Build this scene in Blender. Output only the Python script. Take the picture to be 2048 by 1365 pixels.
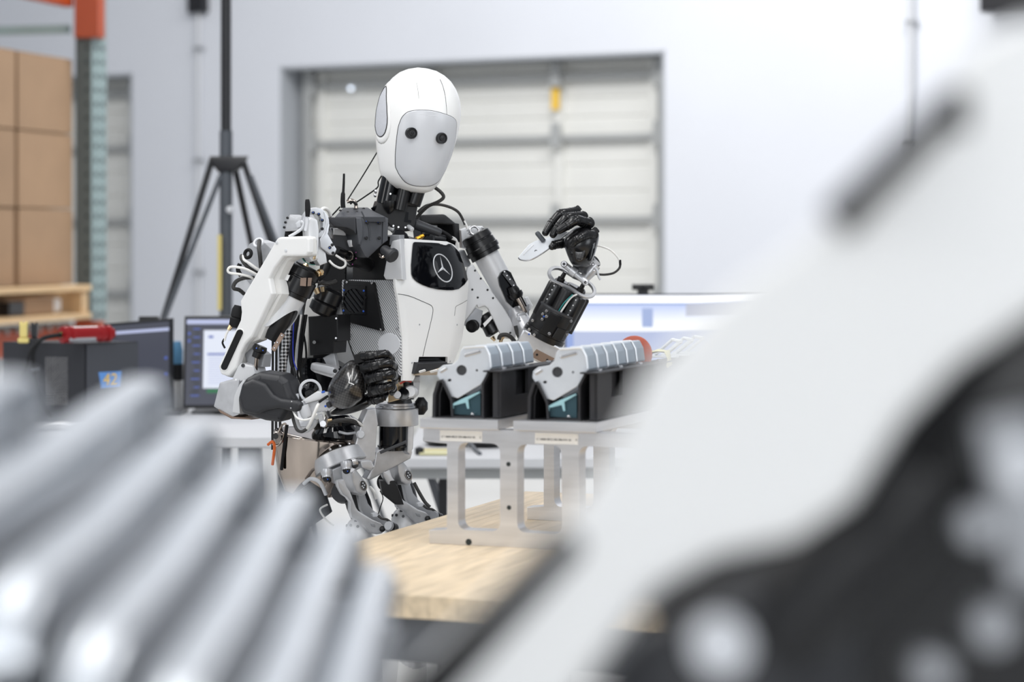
import bpy, bmesh, math, random
from mathutils import Vector as V, Matrix
from mathutils.geometry import tessellate_polygon

random.seed(7)
for o in list(bpy.data.objects):
    bpy.data.objects.remove(o)
C = bpy.context.scene.collection
SC = bpy.context.scene
R = math.radians

# ------------------------------------------------------------------ camera
FP, CX, HY, EYE = 4835.0, 1024.0, 480.0, 1.37      # focal length in px, principal column, horizon row, eye height
cam_d = bpy.data.cameras.new('camera')
cam = bpy.data.objects.new('camera', cam_d)
C.objects.link(cam)
cam.location = (0, 0, EYE)
cam.rotation_euler = (R(90), 0, 0)
cam_d.sensor_width = 36.0
cam_d.sensor_fit = 'HORIZONTAL'
cam_d.lens = FP / 2048 * 36.0
cam_d.shift_y = -(682.5 - HY) / 2048
cam_d.clip_start = 0.05
cam_d.clip_end = 200
cam_d.dof.use_dof = True
cam_d.dof.focus_distance = 5.15
cam_d.dof.aperture_fstop = 85.0 / 29.0
SC.camera = cam

# ------------------------------------------------------------------ world, lamps, exposure
w = bpy.data.worlds.new('world')
SC.world = w
w.use_nodes = True
bg = w.node_tree.nodes['Background']
bg.inputs['Color'].default_value = (0.86, 0.92, 1.0, 1)
bg.inputs['Strength'].default_value = 0.45

def area(name, loc, size, power, rot=(0, 0, 0), col=(1, 0.992, 0.98)):
    d = bpy.data.lights.new(name, 'AREA')
    d.shape = 'RECTANGLE'
    d.size, d.size_y = size
    d.energy = power
    d.color = col
    o = bpy.data.objects.new(name, d)
    o.location = loc
    o.rotation_euler = rot
    C.objects.link(o)
    return o

area('ceiling_lamp', (-1.3, 3.4, 4.6), (0.5, 5.0), 86, (0, R(-14), 0))
area('ceiling_lamp', (1.6, 3.4, 4.6), (0.5, 5.0), 86, (0, R(14), 0))
area('ceiling_lamp', (-3.4, 6.0, 4.9), (0.7, 6.0), 120, (0, R(-20), 0))
area('ceiling_lamp', (0.0, 12.2, 5.4), (7.0, 1.2), 365, (R(24), 0, 0))
area('window_daylight', (0.3, -3.2, 2.6), (4.5, 3.0), 145, (R(90), 0, 0), (0.96, 0.98, 1.0))  # added front fill for the foreground arm; no window is known here
area('window_daylight', (4.5, 2.2, 2.6), (3.0, 2.4), 90, (R(90), 0, R(105)), (0.9, 0.95, 1.0))
area('window_daylight', (-4.2, 1.6, 2.8), (3.0, 2.4), 70, (R(90), 0, R(-110)), (1.0, 0.98, 0.95))

SC.view_settings.view_transform = 'Standard'
SC.view_settings.look = 'None'
SC.view_settings.exposure = 0.0
SC.view_settings.gamma = 1.0
SC.view_settings.use_curve_mapping = False

# ------------------------------------------------------------------ materials
def lin(c):
    out = []
    for x in c:
        x = x / 255.0
        out.append(x / 12.92 if x <= 0.04045 else ((x + 0.055) / 1.055) ** 2.4)
    return (*out, 1.0)

def mat(name, col, rough=0.5, metal=0.0, spec=0.5, noise=0.0, nscale=40.0, bump=0.0, coat=0.0, stretch=None, rnd=0.0, emit=None, estr=1.0, turn=None):
    m = bpy.data.materials.new(name)
    m.use_nodes = True
    nt = m.node_tree
    b = nt.nodes['Principled BSDF']
    b.inputs['Base Color'].default_value = lin(col)
    b.inputs['Roughness'].default_value = rough
    b.inputs['Metallic'].default_value = metal
    b.inputs['Specular IOR Level'].default_value = spec
    b.inputs['Coat Weight'].default_value = coat
    b.inputs['Coat Roughness'].default_value = 0.08
    if emit:
        b.inputs['Emission Color'].default_value = lin(emit)
        b.inputs['Emission Strength'].default_value = estr
    if noise or bump:
        tc = nt.nodes.new('ShaderNodeTexCoord')
        mp = nt.nodes.new('ShaderNodeMapping')
        if stretch and turn is not None:
            mp.vector_type = 'TEXTURE'
            mp.inputs['Rotation'].default_value = (0, 0, turn)
            mp.inputs['Scale'].default_value = tuple(1 / x for x in stretch)
        elif stretch:
            mp.inputs['Scale'].default_value = stretch
        n = nt.nodes.new('ShaderNodeTexNoise')
        n.inputs['Scale'].default_value = nscale
        n.inputs['Detail'].default_value = 4
        nt.links.new(tc.outputs['Object'], mp.inputs['Vector'])
        nt.links.new(mp.outputs['Vector'], n.inputs['Vector'])
        if noise:
            rp = nt.nodes.new('ShaderNodeValToRGB')
            a = lin(col)
            rp.color_ramp.elements[0].color = tuple(x * (1 - noise) for x in a[:3]) + (1,)
            rp.color_ramp.elements[1].color = tuple(min(1, x * (1 + noise)) for x in a[:3]) + (1,)
            rp.color_ramp.elements[0].position = 0.3
            rp.color_ramp.elements[1].position = 0.7
            nt.links.new(n.outputs['Fac'], rp.inputs['Fac'])
            src = rp.outputs['Color']
            if rnd:
                oi = nt.nodes.new('ShaderNodeObjectInfo')
                hs = nt.nodes.new('ShaderNodeHueSaturation')
                mr = nt.nodes.new('ShaderNodeMapRange')
                mr.inputs['To Min'].default_value = 1 - rnd
                mr.inputs['To Max'].default_value = 1 + rnd
                nt.links.new(oi.outputs['Random'], mr.inputs['Value'])
                nt.links.new(mr.outputs['Result'], hs.inputs['Value'])
                nt.links.new(src, hs.inputs['Color'])
                src = hs.outputs['Color']
            nt.links.new(src, b.inputs['Base Color'])
        if bump:
            bp = nt.nodes.new('ShaderNodeBump')
            bp.inputs['Strength'].default_value = bump
            bp.inputs['Distance'].default_value = 0.002
            nt.links.new(n.outputs['Fac'], bp.inputs['Height'])
            nt.links.new(bp.outputs['Normal'], b.inputs['Normal'])
    return m

def stripe_mat(name, c0, c1, direction, pitch, rough=0.5, metal=0.0, duty=0.0, warp=0.0, direction2=None, spec=0.5, coat=0.0, relief=0.25):
    """colour bands across `direction` (object space); with direction2 a woven check of two band systems"""
    m = bpy.data.materials.new(name)
    m.use_nodes = True
    nt = m.node_tree
    b = nt.nodes['Principled BSDF']
    b.inputs['Roughness'].default_value = rough
    b.inputs['Metallic'].default_value = metal
    b.inputs['Specular IOR Level'].default_value = spec
    b.inputs['Coat Weight'].default_value = coat
    b.inputs['Coat Roughness'].default_value = 0.05
    tc = nt.nodes.new('ShaderNodeTexCoord')
    def band(d):
        dp = nt.nodes.new('ShaderNodeVectorMath')
        dp.operation = 'DOT_PRODUCT'
        dp.inputs[1].default_value = V(d).normalized() * (2 * math.pi / pitch)
        nt.links.new(tc.outputs['Object'], dp.inputs[0])
        s = nt.nodes.new('ShaderNodeMath')
        s.operation = 'SINE'
        nt.links.new(dp.outputs['Value'], s.inputs[0])
        return s.outputs[0]
    v = band(direction)
    if direction2:
        mu = nt.nodes.new('ShaderNodeMath')
        mu.operation = 'MULTIPLY'
        nt.links.new(v, mu.inputs[0])
        nt.links.new(band(direction2), mu.inputs[1])
        v = mu.outputs[0]
    mr = nt.nodes.new('ShaderNodeMapRange')
    mr.inputs['From Min'].default_value = duty - 0.5
    mr.inputs['From Max'].default_value = duty + 0.5
    nt.links.new(v, mr.inputs['Value'])
    rp = nt.nodes.new('ShaderNodeValToRGB')
    rp.color_ramp.elements[0].color = lin(c0)
    rp.color_ramp.elements[1].color = lin(c1)
    nt.links.new(mr.outputs['Result'], rp.inputs['Fac'])
    nt.links.new(rp.outputs['Color'], b.inputs['Base Color'])
    bp = nt.nodes.new('ShaderNodeBump')
    bp.inputs['Strength'].default_value = relief
    bp.inputs['Distance'].default_value = 0.001
    nt.links.new(mr.outputs['Result'], bp.inputs['Height'])
    nt.links.new(bp.outputs['Normal'], b.inputs['Normal'])
    return m

M = {
    'white':   mat('white_plastic', (230, 230, 229), 0.3, spec=0.5),
    'white_m': mat('white_satin', (218, 217, 214), 0.5),
    'face':    mat('face_plastic', (196, 198, 202), 0.25),
    'seam':    mat('seam_shadow_gap', (40, 40, 42), 0.7),
    'black':   mat('black_plastic', (22, 22, 24), 0.38, spec=0.4),
    'gloss':   mat('black_gloss', (8, 9, 13), 0.06, spec=0.45),
    'anod':    mat('black_anodised', (15, 15, 17), 0.28, spec=0.45, metal=0.0),
    'rubber':  mat('black_rubber', (20, 20, 22), 0.7, spec=0.3),
    'glove':   mat('black_glove', (13, 13, 15), 0.24, spec=0.5, bump=0.06, nscale=120),
    'char':    mat('charcoal_plastic', (66, 68, 73), 0.5, bump=0.08, nscale=300),
    'char2':   mat('dark_forearm_plastic', (36, 37, 41), 0.5, bump=0.05, nscale=300),
    'dark':    mat('dark_grey_metal', (62, 63, 66), 0.4, metal=0.3),
    'cast':    mat('cast_aluminium', (204, 205, 208), 0.34, metal=0.6, noise=0.06, nscale=60, bump=0.05),
    'silver':  mat('light_grey_paint', (212, 213, 215), 0.4, metal=0.25),
    'mgrey':   mat('mid_grey_metal', (166, 168, 172), 0.4, metal=0.5),
    'lgrey':   mat('light_grey_plastic', (205, 207, 211), 0.4),
    'chrome':  mat('polished_steel', (182, 170, 160), 0.1, metal=1.0),  # warm tint paints in reflections of the orange rack and wood
    'steel':   mat('steel', (190, 190, 192), 0.25, metal=1.0),
    'brass':   mat('brass', (214, 188, 150), 0.25, metal=1.0),
    'gold':    mat('gold_plated', (226, 170, 60), 0.25, metal=1.0),
    'machined': mat('machined_aluminium', (220, 220, 222), 0.3, metal=0.85, noise=0.13, nscale=5, stretch=(1, 1, 9)),
    'zinc':    mat('zinc_sheet', (222, 226, 231), 0.3, metal=0.6, noise=0.04, nscale=30),
    'zinc_b':  mat('zinc_flange', (172, 183, 193), 0.35, metal=0.55, noise=0.04, nscale=30),
    'cable':   mat('white_cable', (226, 225, 222), 0.45),
    'braid':   stripe_mat('black_braid', (14, 14, 16), (86, 84, 82), (1, 0.4, 1), 0.004, 0.6, direction2=(1, -0.4, -1), duty=0.35),
    'mesh':    stripe_mat('steel_braid', (36, 36, 38), (215, 215, 217), (1, 0, 1), 0.011, 0.3, metal=0.6, direction2=(1, 0, -1), duty=0.1),
    'carbon':  stripe_mat('carbon_weave', (9, 9, 10), (50, 47, 46), (0.9, 0, 0.45), 0.0075, 0.3, direction2=(-0.45, 0, 0.9), duty=0.15, coat=1.0, relief=0.03),
    'holder':  mat('holder_black', (40, 40, 43), 0.55, spec=0.35, noise=0.12, nscale=30),
    'glass':   mat('dark_reflective_sheet', (70, 96, 104), 0.08, metal=0.5),
    'red':     mat('red_anodised', (150, 26, 30), 0.3, metal=0.35),
    'redc':    mat('brick_red_plastic', (170, 84, 64), 0.5),
    'yellow':  mat('pale_yellow', (214, 196, 120), 0.5),
    'tape':    mat('masking_tape', (206, 202, 160), 0.6),
    'orange':  mat('orange_paint', (168, 66, 20), 0.45, noise=0.06, nscale=8),
    'orope':   mat('orange_rope', (226, 110, 50), 0.7),
    'teal':    mat('grey_green_paint', (146, 164, 165), 0.45, noise=0.05, nscale=6),
    'teal_d':  mat('dark_grey_green_steel', (84, 90, 88), 0.5),  # darker copy of the rack paint; shade is put into the colour
    'hole':    mat('hole_dark', (38, 44, 44), 0.8),
    'card':    mat('cardboard', (166, 136, 107), 0.75, noise=0.05, nscale=5, rnd=0.05),
    'card_d':  mat('cardboard_edge', (120, 92, 66), 0.8),
    'lumber':  mat('pale_lumber', (214, 182, 140), 0.65, noise=0.1, nscale=8, stretch=(1, 1, 6), rnd=0.06),
    'wood':    mat('maple_stave', (212, 192, 162), 0.4, noise=0.17, nscale=8, stretch=(9, 1.0, 9), rnd=0.08, turn=-R(19.5)),
    'wall':    mat('white_wall_paint', (214, 217, 224), 0.75, noise=0.015, nscale=1.2),
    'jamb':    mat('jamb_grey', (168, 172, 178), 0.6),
    'doorp':   mat('cream_door_panel', (222, 222, 218), 0.55, noise=0.02, nscale=3),
    'strut':   mat('galvanised_strut', (172, 174, 174), 0.5, metal=0.2),
    'floor':   mat('concrete_floor', (196, 196, 195), 0.4, noise=0.06, nscale=1.5),
    'ceil':    mat('white_ceiling', (226, 228, 232), 0.8, noise=0.01, nscale=1),
    'pole':    mat('black_pole_paint', (26, 26, 30), 0.35),
    'poleg':   mat('pole_grey', (84, 88, 94), 0.45, metal=0.2),
    'desk':    mat('white_desk', (200, 201, 204), 0.5),
    'legm':    mat('grey_table_leg', (104, 107, 112), 0.45, metal=0.3),
    'pc':      mat('computer_case', (44, 45, 50), 0.5, noise=0.05, nscale=20),
    'pcs':     mat('computer_side', (64, 66, 72), 0.45),
    'vent':    mat('vent_grey', (118, 118, 120), 0.6),
    'bezel':   mat('monitor_bezel', (20, 21, 24), 0.4),
    'note':    mat('blue_note', (92, 142, 206), 0.7),
    'blue':    mat('blue_dot', (40, 90, 190), 0.4),
    'sign_y':  mat('yellow_sticker', (232, 190, 70), 0.6),
    'led':     mat('status_lamp', (220, 230, 245), 0.4, emit=(225, 235, 250), estr=2.5),
    'clear':   mat('clear_acrylic', (225, 230, 235), 0.1, spec=0.6),
    'ink':     mat('black_ink', (30, 30, 32), 0.7),
    'brown':   mat('brown_plate', (132, 112, 98), 0.45, metal=0.3),
    'tan':     mat('tan_reflector', (186, 170, 150), 0.4, metal=0.3),
    'warmwhite': mat('white_marks', (240, 240, 240), 0.4),
}

# ------------------------------------------------------------------ geometry helpers
ORG = V((0, 0, 0))                     # origin of the thing being built; meshes are stored relative to it

def W(px, py, Y):
    return V(((px - CX) / FP * Y, Y, EYE - (py - HY) / FP * Y))

def S(n, Y=5.2):                       # length in metres of n px at distance Y
    return n * Y / FP

class Plane:
    """a plane through the point seen at (px,py) at distance Y, facing yaw (0 = the camera, + = to the right) and pitch (+ = up)"""
    def __init__(s, px, py, Y, yaw=0.0, pitch=0.0):
        s.o = W(px, py, Y)
        y, p = R(yaw), R(pitch)
        s.n = V((math.sin(y) * math.cos(p), -math.cos(y) * math.cos(p), math.sin(p)))
    def at(s, px, py, off=0.0):
        d = V(((px - CX) / FP, 1.0, -(py - HY) / FP))
        e = V((0, 0, EYE))
        t = (s.o + s.n * off - e).dot(s.n) / d.dot(s.n)
        return e + d * t

def catmull(pts, n=6, closed=False):
    pts = [V(p) for p in pts]
    if len(pts) < 3:
        return pts
    out, m = [], len(pts)
    for i in range(m if closed else m - 1):
        if closed:
            p0, p1, p2, p3 = pts[i - 1], pts[i], pts[(i + 1) % m], pts[(i + 2) % m]
        else:
            p0, p1, p2, p3 = pts[max(i - 1, 0)], pts[i], pts[i + 1], pts[min(i + 2, m - 1)]
        for k in range(n):
            t = k / n
            out.append(0.5 * ((2 * p1) + (p2 - p0) * t + (2 * p0 - 5 * p1 + 4 * p2 - p3) * t * t + (3 * p1 - p0 - 3 * p2 + p3) * t ** 3))
    if not closed:
        out.append(pts[-1])
    return out

def fillet(poly, r=0.0, n=4):
    """round the corners of a 2-D outline; a vertex may carry its own radius as third value"""
    out, m = [], len(poly)
    for i in range(m):
        p = V(poly[i][:2])
        rr = poly[i][2] if len(poly[i]) > 2 else r
        a, b = V(poly[i - 1][:2]), V(poly[(i + 1) % m][:2])
        da, db = (a - p), (b - p)
        la, lb = da.length, db.length
        if rr <= 0 or la < 1e-9 or lb < 1e-9:
            out.append((p.x, p.y)); continue
        da /= la; db /= lb
        ang = math.acos(max(-1, min(1, da.dot(db))))
        if ang > math.pi - 0.05 or ang < 0.05:
            out.append((p.x, p.y)); continue
        t = min(rr / math.tan(ang / 2), la * 0.49, lb * 0.49)
        p0, p1 = p + da * t, p + db * t
        for k in range(n + 1):
            u = k / n
            q = p0 * (1 - u) ** 2 + p * 2 * u * (1 - u) + p1 * u * u
            out.append((q.x, q.y))
    return out

def capsule2(x0, y0, x1, y1, r, n=8):
    a = math.atan2(y1 - y0, x1 - x0)
    out = []
    for k in range(n + 1):
        t = a + math.pi / 2 + math.pi * k / n
        out.append((x0 + r * math.cos(t), y0 + r * math.sin(t)))
    for k in range(n + 1):
        t = a - math.pi / 2 + math.pi * k / n
        out.append((x1 + r * math.cos(t), y1 + r * math.sin(t)))
    return out

def circle2(x, y, rx, ry=None, n=24, rot=0.0):
    ry = rx if ry is None else ry
    out = []
    for k in range(n):
        t = 2 * math.pi * k / n
        a, b = rx * math.cos(t), ry * math.sin(t)
        out.append((x + a * math.cos(rot) - b * math.sin(rot), y + a * math.sin(rot) + b * math.cos(rot)))
    return out

def frame_of(n):
    n = V(n).normalized()
    ref = V((0, 0, 1)) if abs(n.z) < 0.9 else V((1, 0, 0))
    u = ref.cross(n).normalized()
    return u, n.cross(u), n

class MB:
    def __init__(s):
        s.v, s.f, s.flat = [], [], False
    def add(s, vs, fs):
        o = len(s.v)
        s.v += [V(x) for x in vs]
        s.f += [tuple(i + o for i in f) for f in fs]
        return s
    def grid(s, rows, closed=False):
        nr, nc = len(rows), len(rows[0])
        fs = []
        for i in range(nr - 1):
            for j in range(nc if closed else nc - 1):
                a, b = i * nc + j, i * nc + (j + 1) % nc
                fs.append((a, b, b + nc, a + nc))
        return s.add([p for r in rows for p in r], fs)
    def loft(s, rings, caps=True):
        n = len(rings[0])
        s.grid(rings, True)
        if caps:
            o = len(s.v) - n * len(rings)
            s.f.append(tuple(o + i for i in reversed(range(n))))
            o = len(s.v) - n
            s.f.append(tuple(o + i for i in range(n)))
        return s
    def tube(s, pts, r, n=8, closed=False, sm=5, flat=1.0):
        P = catmull(pts, sm, closed) if sm > 1 else [V(p) for p in pts]
        m = len(P)
        if isinstance(r, (list, tuple)):
            def rad(i):
                x = i / max(1, m - 1) * (len(r) - 1)
                k = min(int(x), len(r) - 2)
                return r[k] + (r[k + 1] - r[k]) * (x - k)
        else:
            rad = lambda i: r
        rings, u = [], None
        for i in range(m):
            if closed:
                t = P[(i + 1) % m] - P[i - 1]
            else:
                t = P[min(i + 1, m - 1)] - P[max(i - 1, 0)]
            if t.length < 1e-9:
                t = V((0, 0, 1))
            t.normalize()
            if u is None:
                u = frame_of(t)[0]
            u = (u - t * u.dot(t))
            u = u.normalized() if u.length > 1e-6 else frame_of(t)[0]
            v = t.cross(u)
            q = rad(i)
            rings.append([P[i] + u * (q * math.cos(2 * math.pi * k / n)) + v * (q * flat * math.sin(2 * math.pi * k / n)) for k in range(n)])
        if closed:
            rings.append(rings[0])
        return s.loft(rings, not closed)
    def lathe(s, p0, p1, prof, n=24, squash=1.0, up=None):
        """prof: (fraction along p0->p1, radius)"""
        p0, p1 = V(p0), V(p1)
        ax = (p1 - p0)
        u, v, _ = frame_of(ax)
        if up is not None:
            u = V(up) - ax.normalized() * V(up).dot(ax.normalized())
            u.normalize()
            v = ax.normalized().cross(u)
        return s.loft([[p0 + ax * t + u * (r * math.cos(2 * math.pi * k / n)) + v * (r * squash * math.sin(2 * math.pi * k / n)) for k in range(n)] for t, r in prof])
    def cyl(s, p0, p1, r, n=20, bev=0.0, r1=None):
        L = (V(p1) - V(p0)).length or 1e-6
        r1 = r if r1 is None else r1
        b = min(bev / L, 0.45)
        if bev <= 0:
            return s.lathe(p0, p1, [(0, r), (1, r1)], n)
        return s.lathe(p0, p1, [(0, r - bev), (b, r), (1 - b, r1), (1, r1 - bev)], n)
    def ball(s, c, r, n=16, m=10, sc=(1, 1, 1)):
        c = V(c)
        rings = []
        for i in range(1, m):
            a = math.pi * i / m
            rings.append([c + V((r * sc[0] * math.sin(a) * math.cos(2 * math.pi * k / n), r * sc[1] * math.sin(a) * math.sin(2 * math.pi * k / n), -r * sc[2] * math.cos(a))) for k in range(n)])
        return s.loft(rings)
    def ring(s, c, normal, r, t, n=32, m=10, tz=None):
        """torus of tube radius t"""
        u, v, w_ = frame_of(normal)
        rings = []
        for i in range(n + 1):
            a = 2 * math.pi * i / n
            d = u * math.cos(a) + v * math.sin(a)
            rings.append([V(c) + d * (r + t * math.cos(2 * math.pi * k / m)) + w_ * ((tz or t) * math.sin(2 * math.pi * k / m)) for k in range(m)])
        return s.loft(rings, False)
    def washer(s, c, normal, ro, ri, th, n=32):
        u, v, w_ = frame_of(normal)
        rings = []
        for i in range(n + 1):
            a = 2 * math.pi * i / n
            d = u * math.cos(a) + v * math.sin(a)
            b = min(th, ro - ri) * 0.15
            prof = [(ri, 0), (ri, -th), (ro - b, -th), (ro, -th + b), (ro, -b), (ro - b, 0)]
            rings.append([V(c) + d * x + w_ * z for x, z in prof])
        return s.loft(rings, False)
    def solid(s, outer, normal, th, bev=0.0, holes=(), steps=2):
        """extrude a flat 3-D outline by th against its normal, front edge rounded by bev; holes go through"""
        n = V(normal).normalized()
        s.flat = True
        outer = [V(p) for p in outer]
        area2 = V((0, 0, 0))
        c0 = outer[0]
        for i in range(len(outer)):
            area2 += (outer[i - 1] - c0).cross(outer[i] - c0)
        if area2.dot(n) < 0:
            outer.reverse()
        m = len(outer)
        def inset(loop, b):
            if b <= 0:
                return [p.copy() for p in loop]
            out = []
            k = len(loop)
            for i in range(k):
                a, p, q = loop[i - 1], loop[i], loop[(i + 1) % k]
                e0, e1 = (p - a), (q - p)
                if e0.length < 1e-9: e0 = e1
                if e1.length < 1e-9: e1 = e0
                n0, n1 = n.cross(e0).normalized(), n.cross(e1).normalized()
                d = n0 + n1
                L2 = max(d.dot(d), 0.5)
                out.append(p + d * (2 * b / L2))
            return out
        loops = []
        if bev > 0:
            for k in range(steps + 1):
                a = math.pi / 2 * k / steps
                loops.append([p - n * (bev * (1 - math.sin(a))) for p in inset(outer, bev * (1 - math.cos(a)))])
            loops.reverse()
            b2 = min(bev, th * 0.3)
            loops.append([p - n * (th - b2) for p in outer])
            loops.append([p - n * th for p in inset(outer, b2)])
        else:
            loops = [outer, [p - n * th for p in outer]]
        base = len(s.v)
        for lp in loops:
            s.v += lp
        for i in range(len(loops) - 1):
            for j in range(m):
                a, b = base + i * m + j, base + i * m + (j + 1) % m
                s.f.append((a, a + m, b + m, b))
        H = [[V(p) for p in h] for h in holes]
        front, back = loops[0], loops[-1]
        hb = []
        for h in H:
            o = len(s.v)
            k = len(h)
            s.v += h + [p - n * th for p in h]
            hb.append((o, k))
            for j in range(k):
                a, b = o + j, o + (j + 1) % k
                s.f.append((a, b, b + k, a + k))
        u, v_, _ = frame_of(n)
        flat = lambda lp: [V((p.dot(u), p.dot(v_), 0)) for p in lp]
        for side, lp, fo in ((0, front, base), (1, back, base + (len(loops) - 1) * m)):
            idx = [fo + j for j in range(m)]
            polys = [flat(lp)]
            for (o, k), h in zip(hb, H):
                polys.append(flat(h))
                idx += [o + j + (k if side else 0) for j in range(k)]
            if not H and m <= 4:
                s.f.append(tuple(idx if side == 0 else reversed(idx)))
                continue
            for t in tessellate_polygon(polys):
                tri = [idx[i] for i in t]
                nn = (s.v[tri[1]] - s.v[tri[0]]).cross(s.v[tri[2]] - s.v[tri[0]])
                if (nn.dot(n) < 0) == (side == 0):
                    tri.reverse()
                s.f.append(tuple(tri))
        return s
    def plate(s, outline, pl, th, bev=0.0, holes=(), off=0.0, r=0.0, steps=2):
        """outline in photo px laid on a Plane"""
        o = [pl.at(x, y, off) for x, y in fillet(outline, r)]
        h = [[pl.at(x, y, off) for x, y in q] for q in holes]
        return s.solid(o, pl.n, th, bev, h, steps)
    def obox(s, c, a, b, d, bev=0.0):
        """box from centre and three half-vectors; the front (+d) edge rounded"""
        c, a, b, d = V(c), V(a), V(b), V(d)
        top = [c - a - b + d, c + a - b + d, c + a + b + d, c - a + b + d]
        return s.solid(top, d, 2 * d.length, bev)
    def bar(s, p0, p1, w_, h, up=(0, 0, 1), bev=0.0):
        """rectangular bar from p0 to p1, w_ wide, h along up"""
        p0, p1 = V(p0), V(p1)
        ax = (p1 - p0)
        t = ax.normalized()
        u = V(up) - t * V(up).dot(t)
        u.normalize()
        x = t.cross(u)
        return s.obox((p0 + p1) / 2, x * (w_ / 2), ax / 2, u * (h / 2), bev)
    def bolt(s, p, n, r, h=None, k=10):
        n = V(n).normalized()
        h = h or r * 0.7
        s.lathe(V(p) - n * 0.0005, V(p) + n * h, [(0, r), (0.7, r), (1, r * 0.75)], k)
        return s
    def build(s, name, m, parent=None, ang=38, kind=None, label=None):
        me = bpy.data.meshes.new(name)
        me.from_pydata([tuple(p - ORG) for p in s.v], [], s.f)
        me.validate()
        bm = bmesh.new()
        bm.from_mesh(me)
        bmesh.ops.recalc_face_normals(bm, faces=bm.faces)
        bm.to_mesh(me)
        bm.free()
        me.polygons.foreach_set('use_smooth', [True] * len(me.polygons))
        if ang < 180:
            me.set_sharp_from_angle(angle=R(ang))
        me.materials.append(M[m] if isinstance(m, str) else m)
        o = bpy.data.objects.new(name, me)
        C.objects.link(o)
        if parent:
            o.parent = parent
        else:
            o.location = ORG
        if s.flat and ang < 180:
            wn = o.modifiers.new('weighted', 'WEIGHTED_NORMAL')
            wn.keep_sharp = True
            wn.weight = 90
        if kind: o['kind'] = kind
        if label: o['label'] = label
        return o

def subsurf(o, n=2):
    md = o.modifiers.new('smooth', 'SUBSURF')
    md.levels = md.render_levels = n
    return o

def hull(pts, name, m, parent=None, lv=2, label=None, k=1.2):
    bm = bmesh.new()
    cen = sum((V(p) for p in pts), V((0, 0, 0))) / len(pts)
    pts = [cen + (V(p) - cen) * k for p in pts]
    for p in pts:
        bm.verts.new(V(p) - ORG)
    bmesh.ops.convex_hull(bm, input=bm.verts)
    loose = [v for v in bm.verts if not v.link_faces]
    bmesh.ops.delete(bm, geom=loose, context='VERTS')
    bmesh.ops.dissolve_limit(bm, angle_limit=R(8), verts=bm.verts, edges=bm.edges)
    me = bpy.data.meshes.new(name)
    bm.to_mesh(me)
    bm.free()
    me.polygons.foreach_set('use_smooth', [True] * len(me.polygons))
    me.materials.append(M[m])
    o = bpy.data.objects.new(name, me)
    C.objects.link(o)
    if parent: o.parent = parent
    else: o.location = ORG
    if lv: subsurf(o, lv)
    if label: o['label'] = label
    return o

def thing(name, label, cat, loc, group=None):
    global ORG
    ORG = V(loc)
    o = bpy.data.objects.new(name, None)
    C.objects.link(o)
    o.location = ORG
    o.empty_display_size = 0.05
    o['label'], o['category'] = label, cat
    if group: o['group'] = group
    return o

def tag(o, label, cat, group=None):
    o['label'], o['category'] = label, cat
    if group: o['group'] = group
    return o

def struct(o):
    o['kind'] = 'structure'
    return o

def here(loc=(0, 0, 0)):
    global ORG
    ORG = V(loc)

def copy_thing(o, loc, label, parent=None):
    c = o.copy()
    C.objects.link(c)
    if parent is None:
        c.location = loc
        c['label'] = label
    else:
        c.parent = parent
    for ch in [x for x in bpy.data.objects if x.parent == o]:
        copy_thing(ch, None, None, c)
    return c

def text(body, name, m, parent, origin, right, up, size, align='LEFT'):
    cu = bpy.data.curves.new(name, 'FONT')
    cu.body = body
    cu.size = size
    cu.align_x = align
    cu.extrude = 0.0002
    tmp = bpy.data.objects.new('tmp', cu)
    me = bpy.data.meshes.new_from_object(tmp)
    bpy.data.objects.remove(tmp)
    me.name = name
    me.materials.clear()
    me.materials.append(M[m])
    o = bpy.data.objects.new(name, me)
    C.objects.link(o)
    x = V(right).normalized()
    y = (V(up) - x * V(up).dot(x)).normalized()
    z = x.cross(y)
    mt = Matrix((x, y, z)).transposed().to_4x4()
    mt.translation = V(origin) - ORG
    o.matrix_local = mt
    if parent: o.parent = parent
    return o
# ================================================================== the room
# the back wall runs obliquely: from far left to nearer on the right
WU = V((math.cos(R(29.4)), -math.sin(R(29.4)), 0))      # along the wall, to the right
WN = V((-WU.y * -1, -WU.x, 0))                            # towards the room
WN = V((-math.sin(R(29.4)), -math.cos(R(29.4)), 0))
WO = V((-1.66, 17.3, 0))                                  # left jamb of the big door at floor level
UP = V((0, 0, 1))
def wp(u, z, n=0.0):
    return WO + WU * u + WN * n + UP * z
def wall_u(px):                                           # wall coordinate seen in photo column px
    k = (px - CX) / FP
    # (WO + WU*u).x = k*(WO+WU*u).y
    return (k * WO.y - WO.x) / (WU.x - k * WU.y)
def wall_Y(px):
    return (WO + WU * wall_u(px)).y
def wall_pt(px, py, n=0.0):
    Y = wall_Y(px)
    return wp(wall_u(px), EYE - (py - HY) / FP * Y, n)

here()
DH = 2.61                                                  # door height
D1 = (0.0, wall_u(1330))                                   # door openings along the wall
D2 = (wall_u(265) - 3.05, wall_u(265))
WH = 6.2
b = MB()
def wslab(u0, u1, z0, z1):
    b.solid([wp(u0, z0), wp(u1, z0), wp(u1, z1), wp(u0, z1)], WN, 0.3)
wslab(-9, D2[0], 0, WH); wslab(D2[1], D1[0], 0, WH); wslab(D1[1], 9, 0, WH)
wslab(D2[0], D2[1], DH, WH); wslab(D1[0], D1[1], DH, WH)
struct(b.build('wall_back', 'wall'))
struct(MB().obox((0, 8, -0.05), (14, 0, 0), (0, 14, 0), (0, 0, 0.05)).build('floor', 'floor'))
struct(MB().obox((0, 8, WH + 0.1), (14, 0, 0), (0, 14, 0), (0, 0, 0.1)).build('ceiling', 'ceil'))

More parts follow.
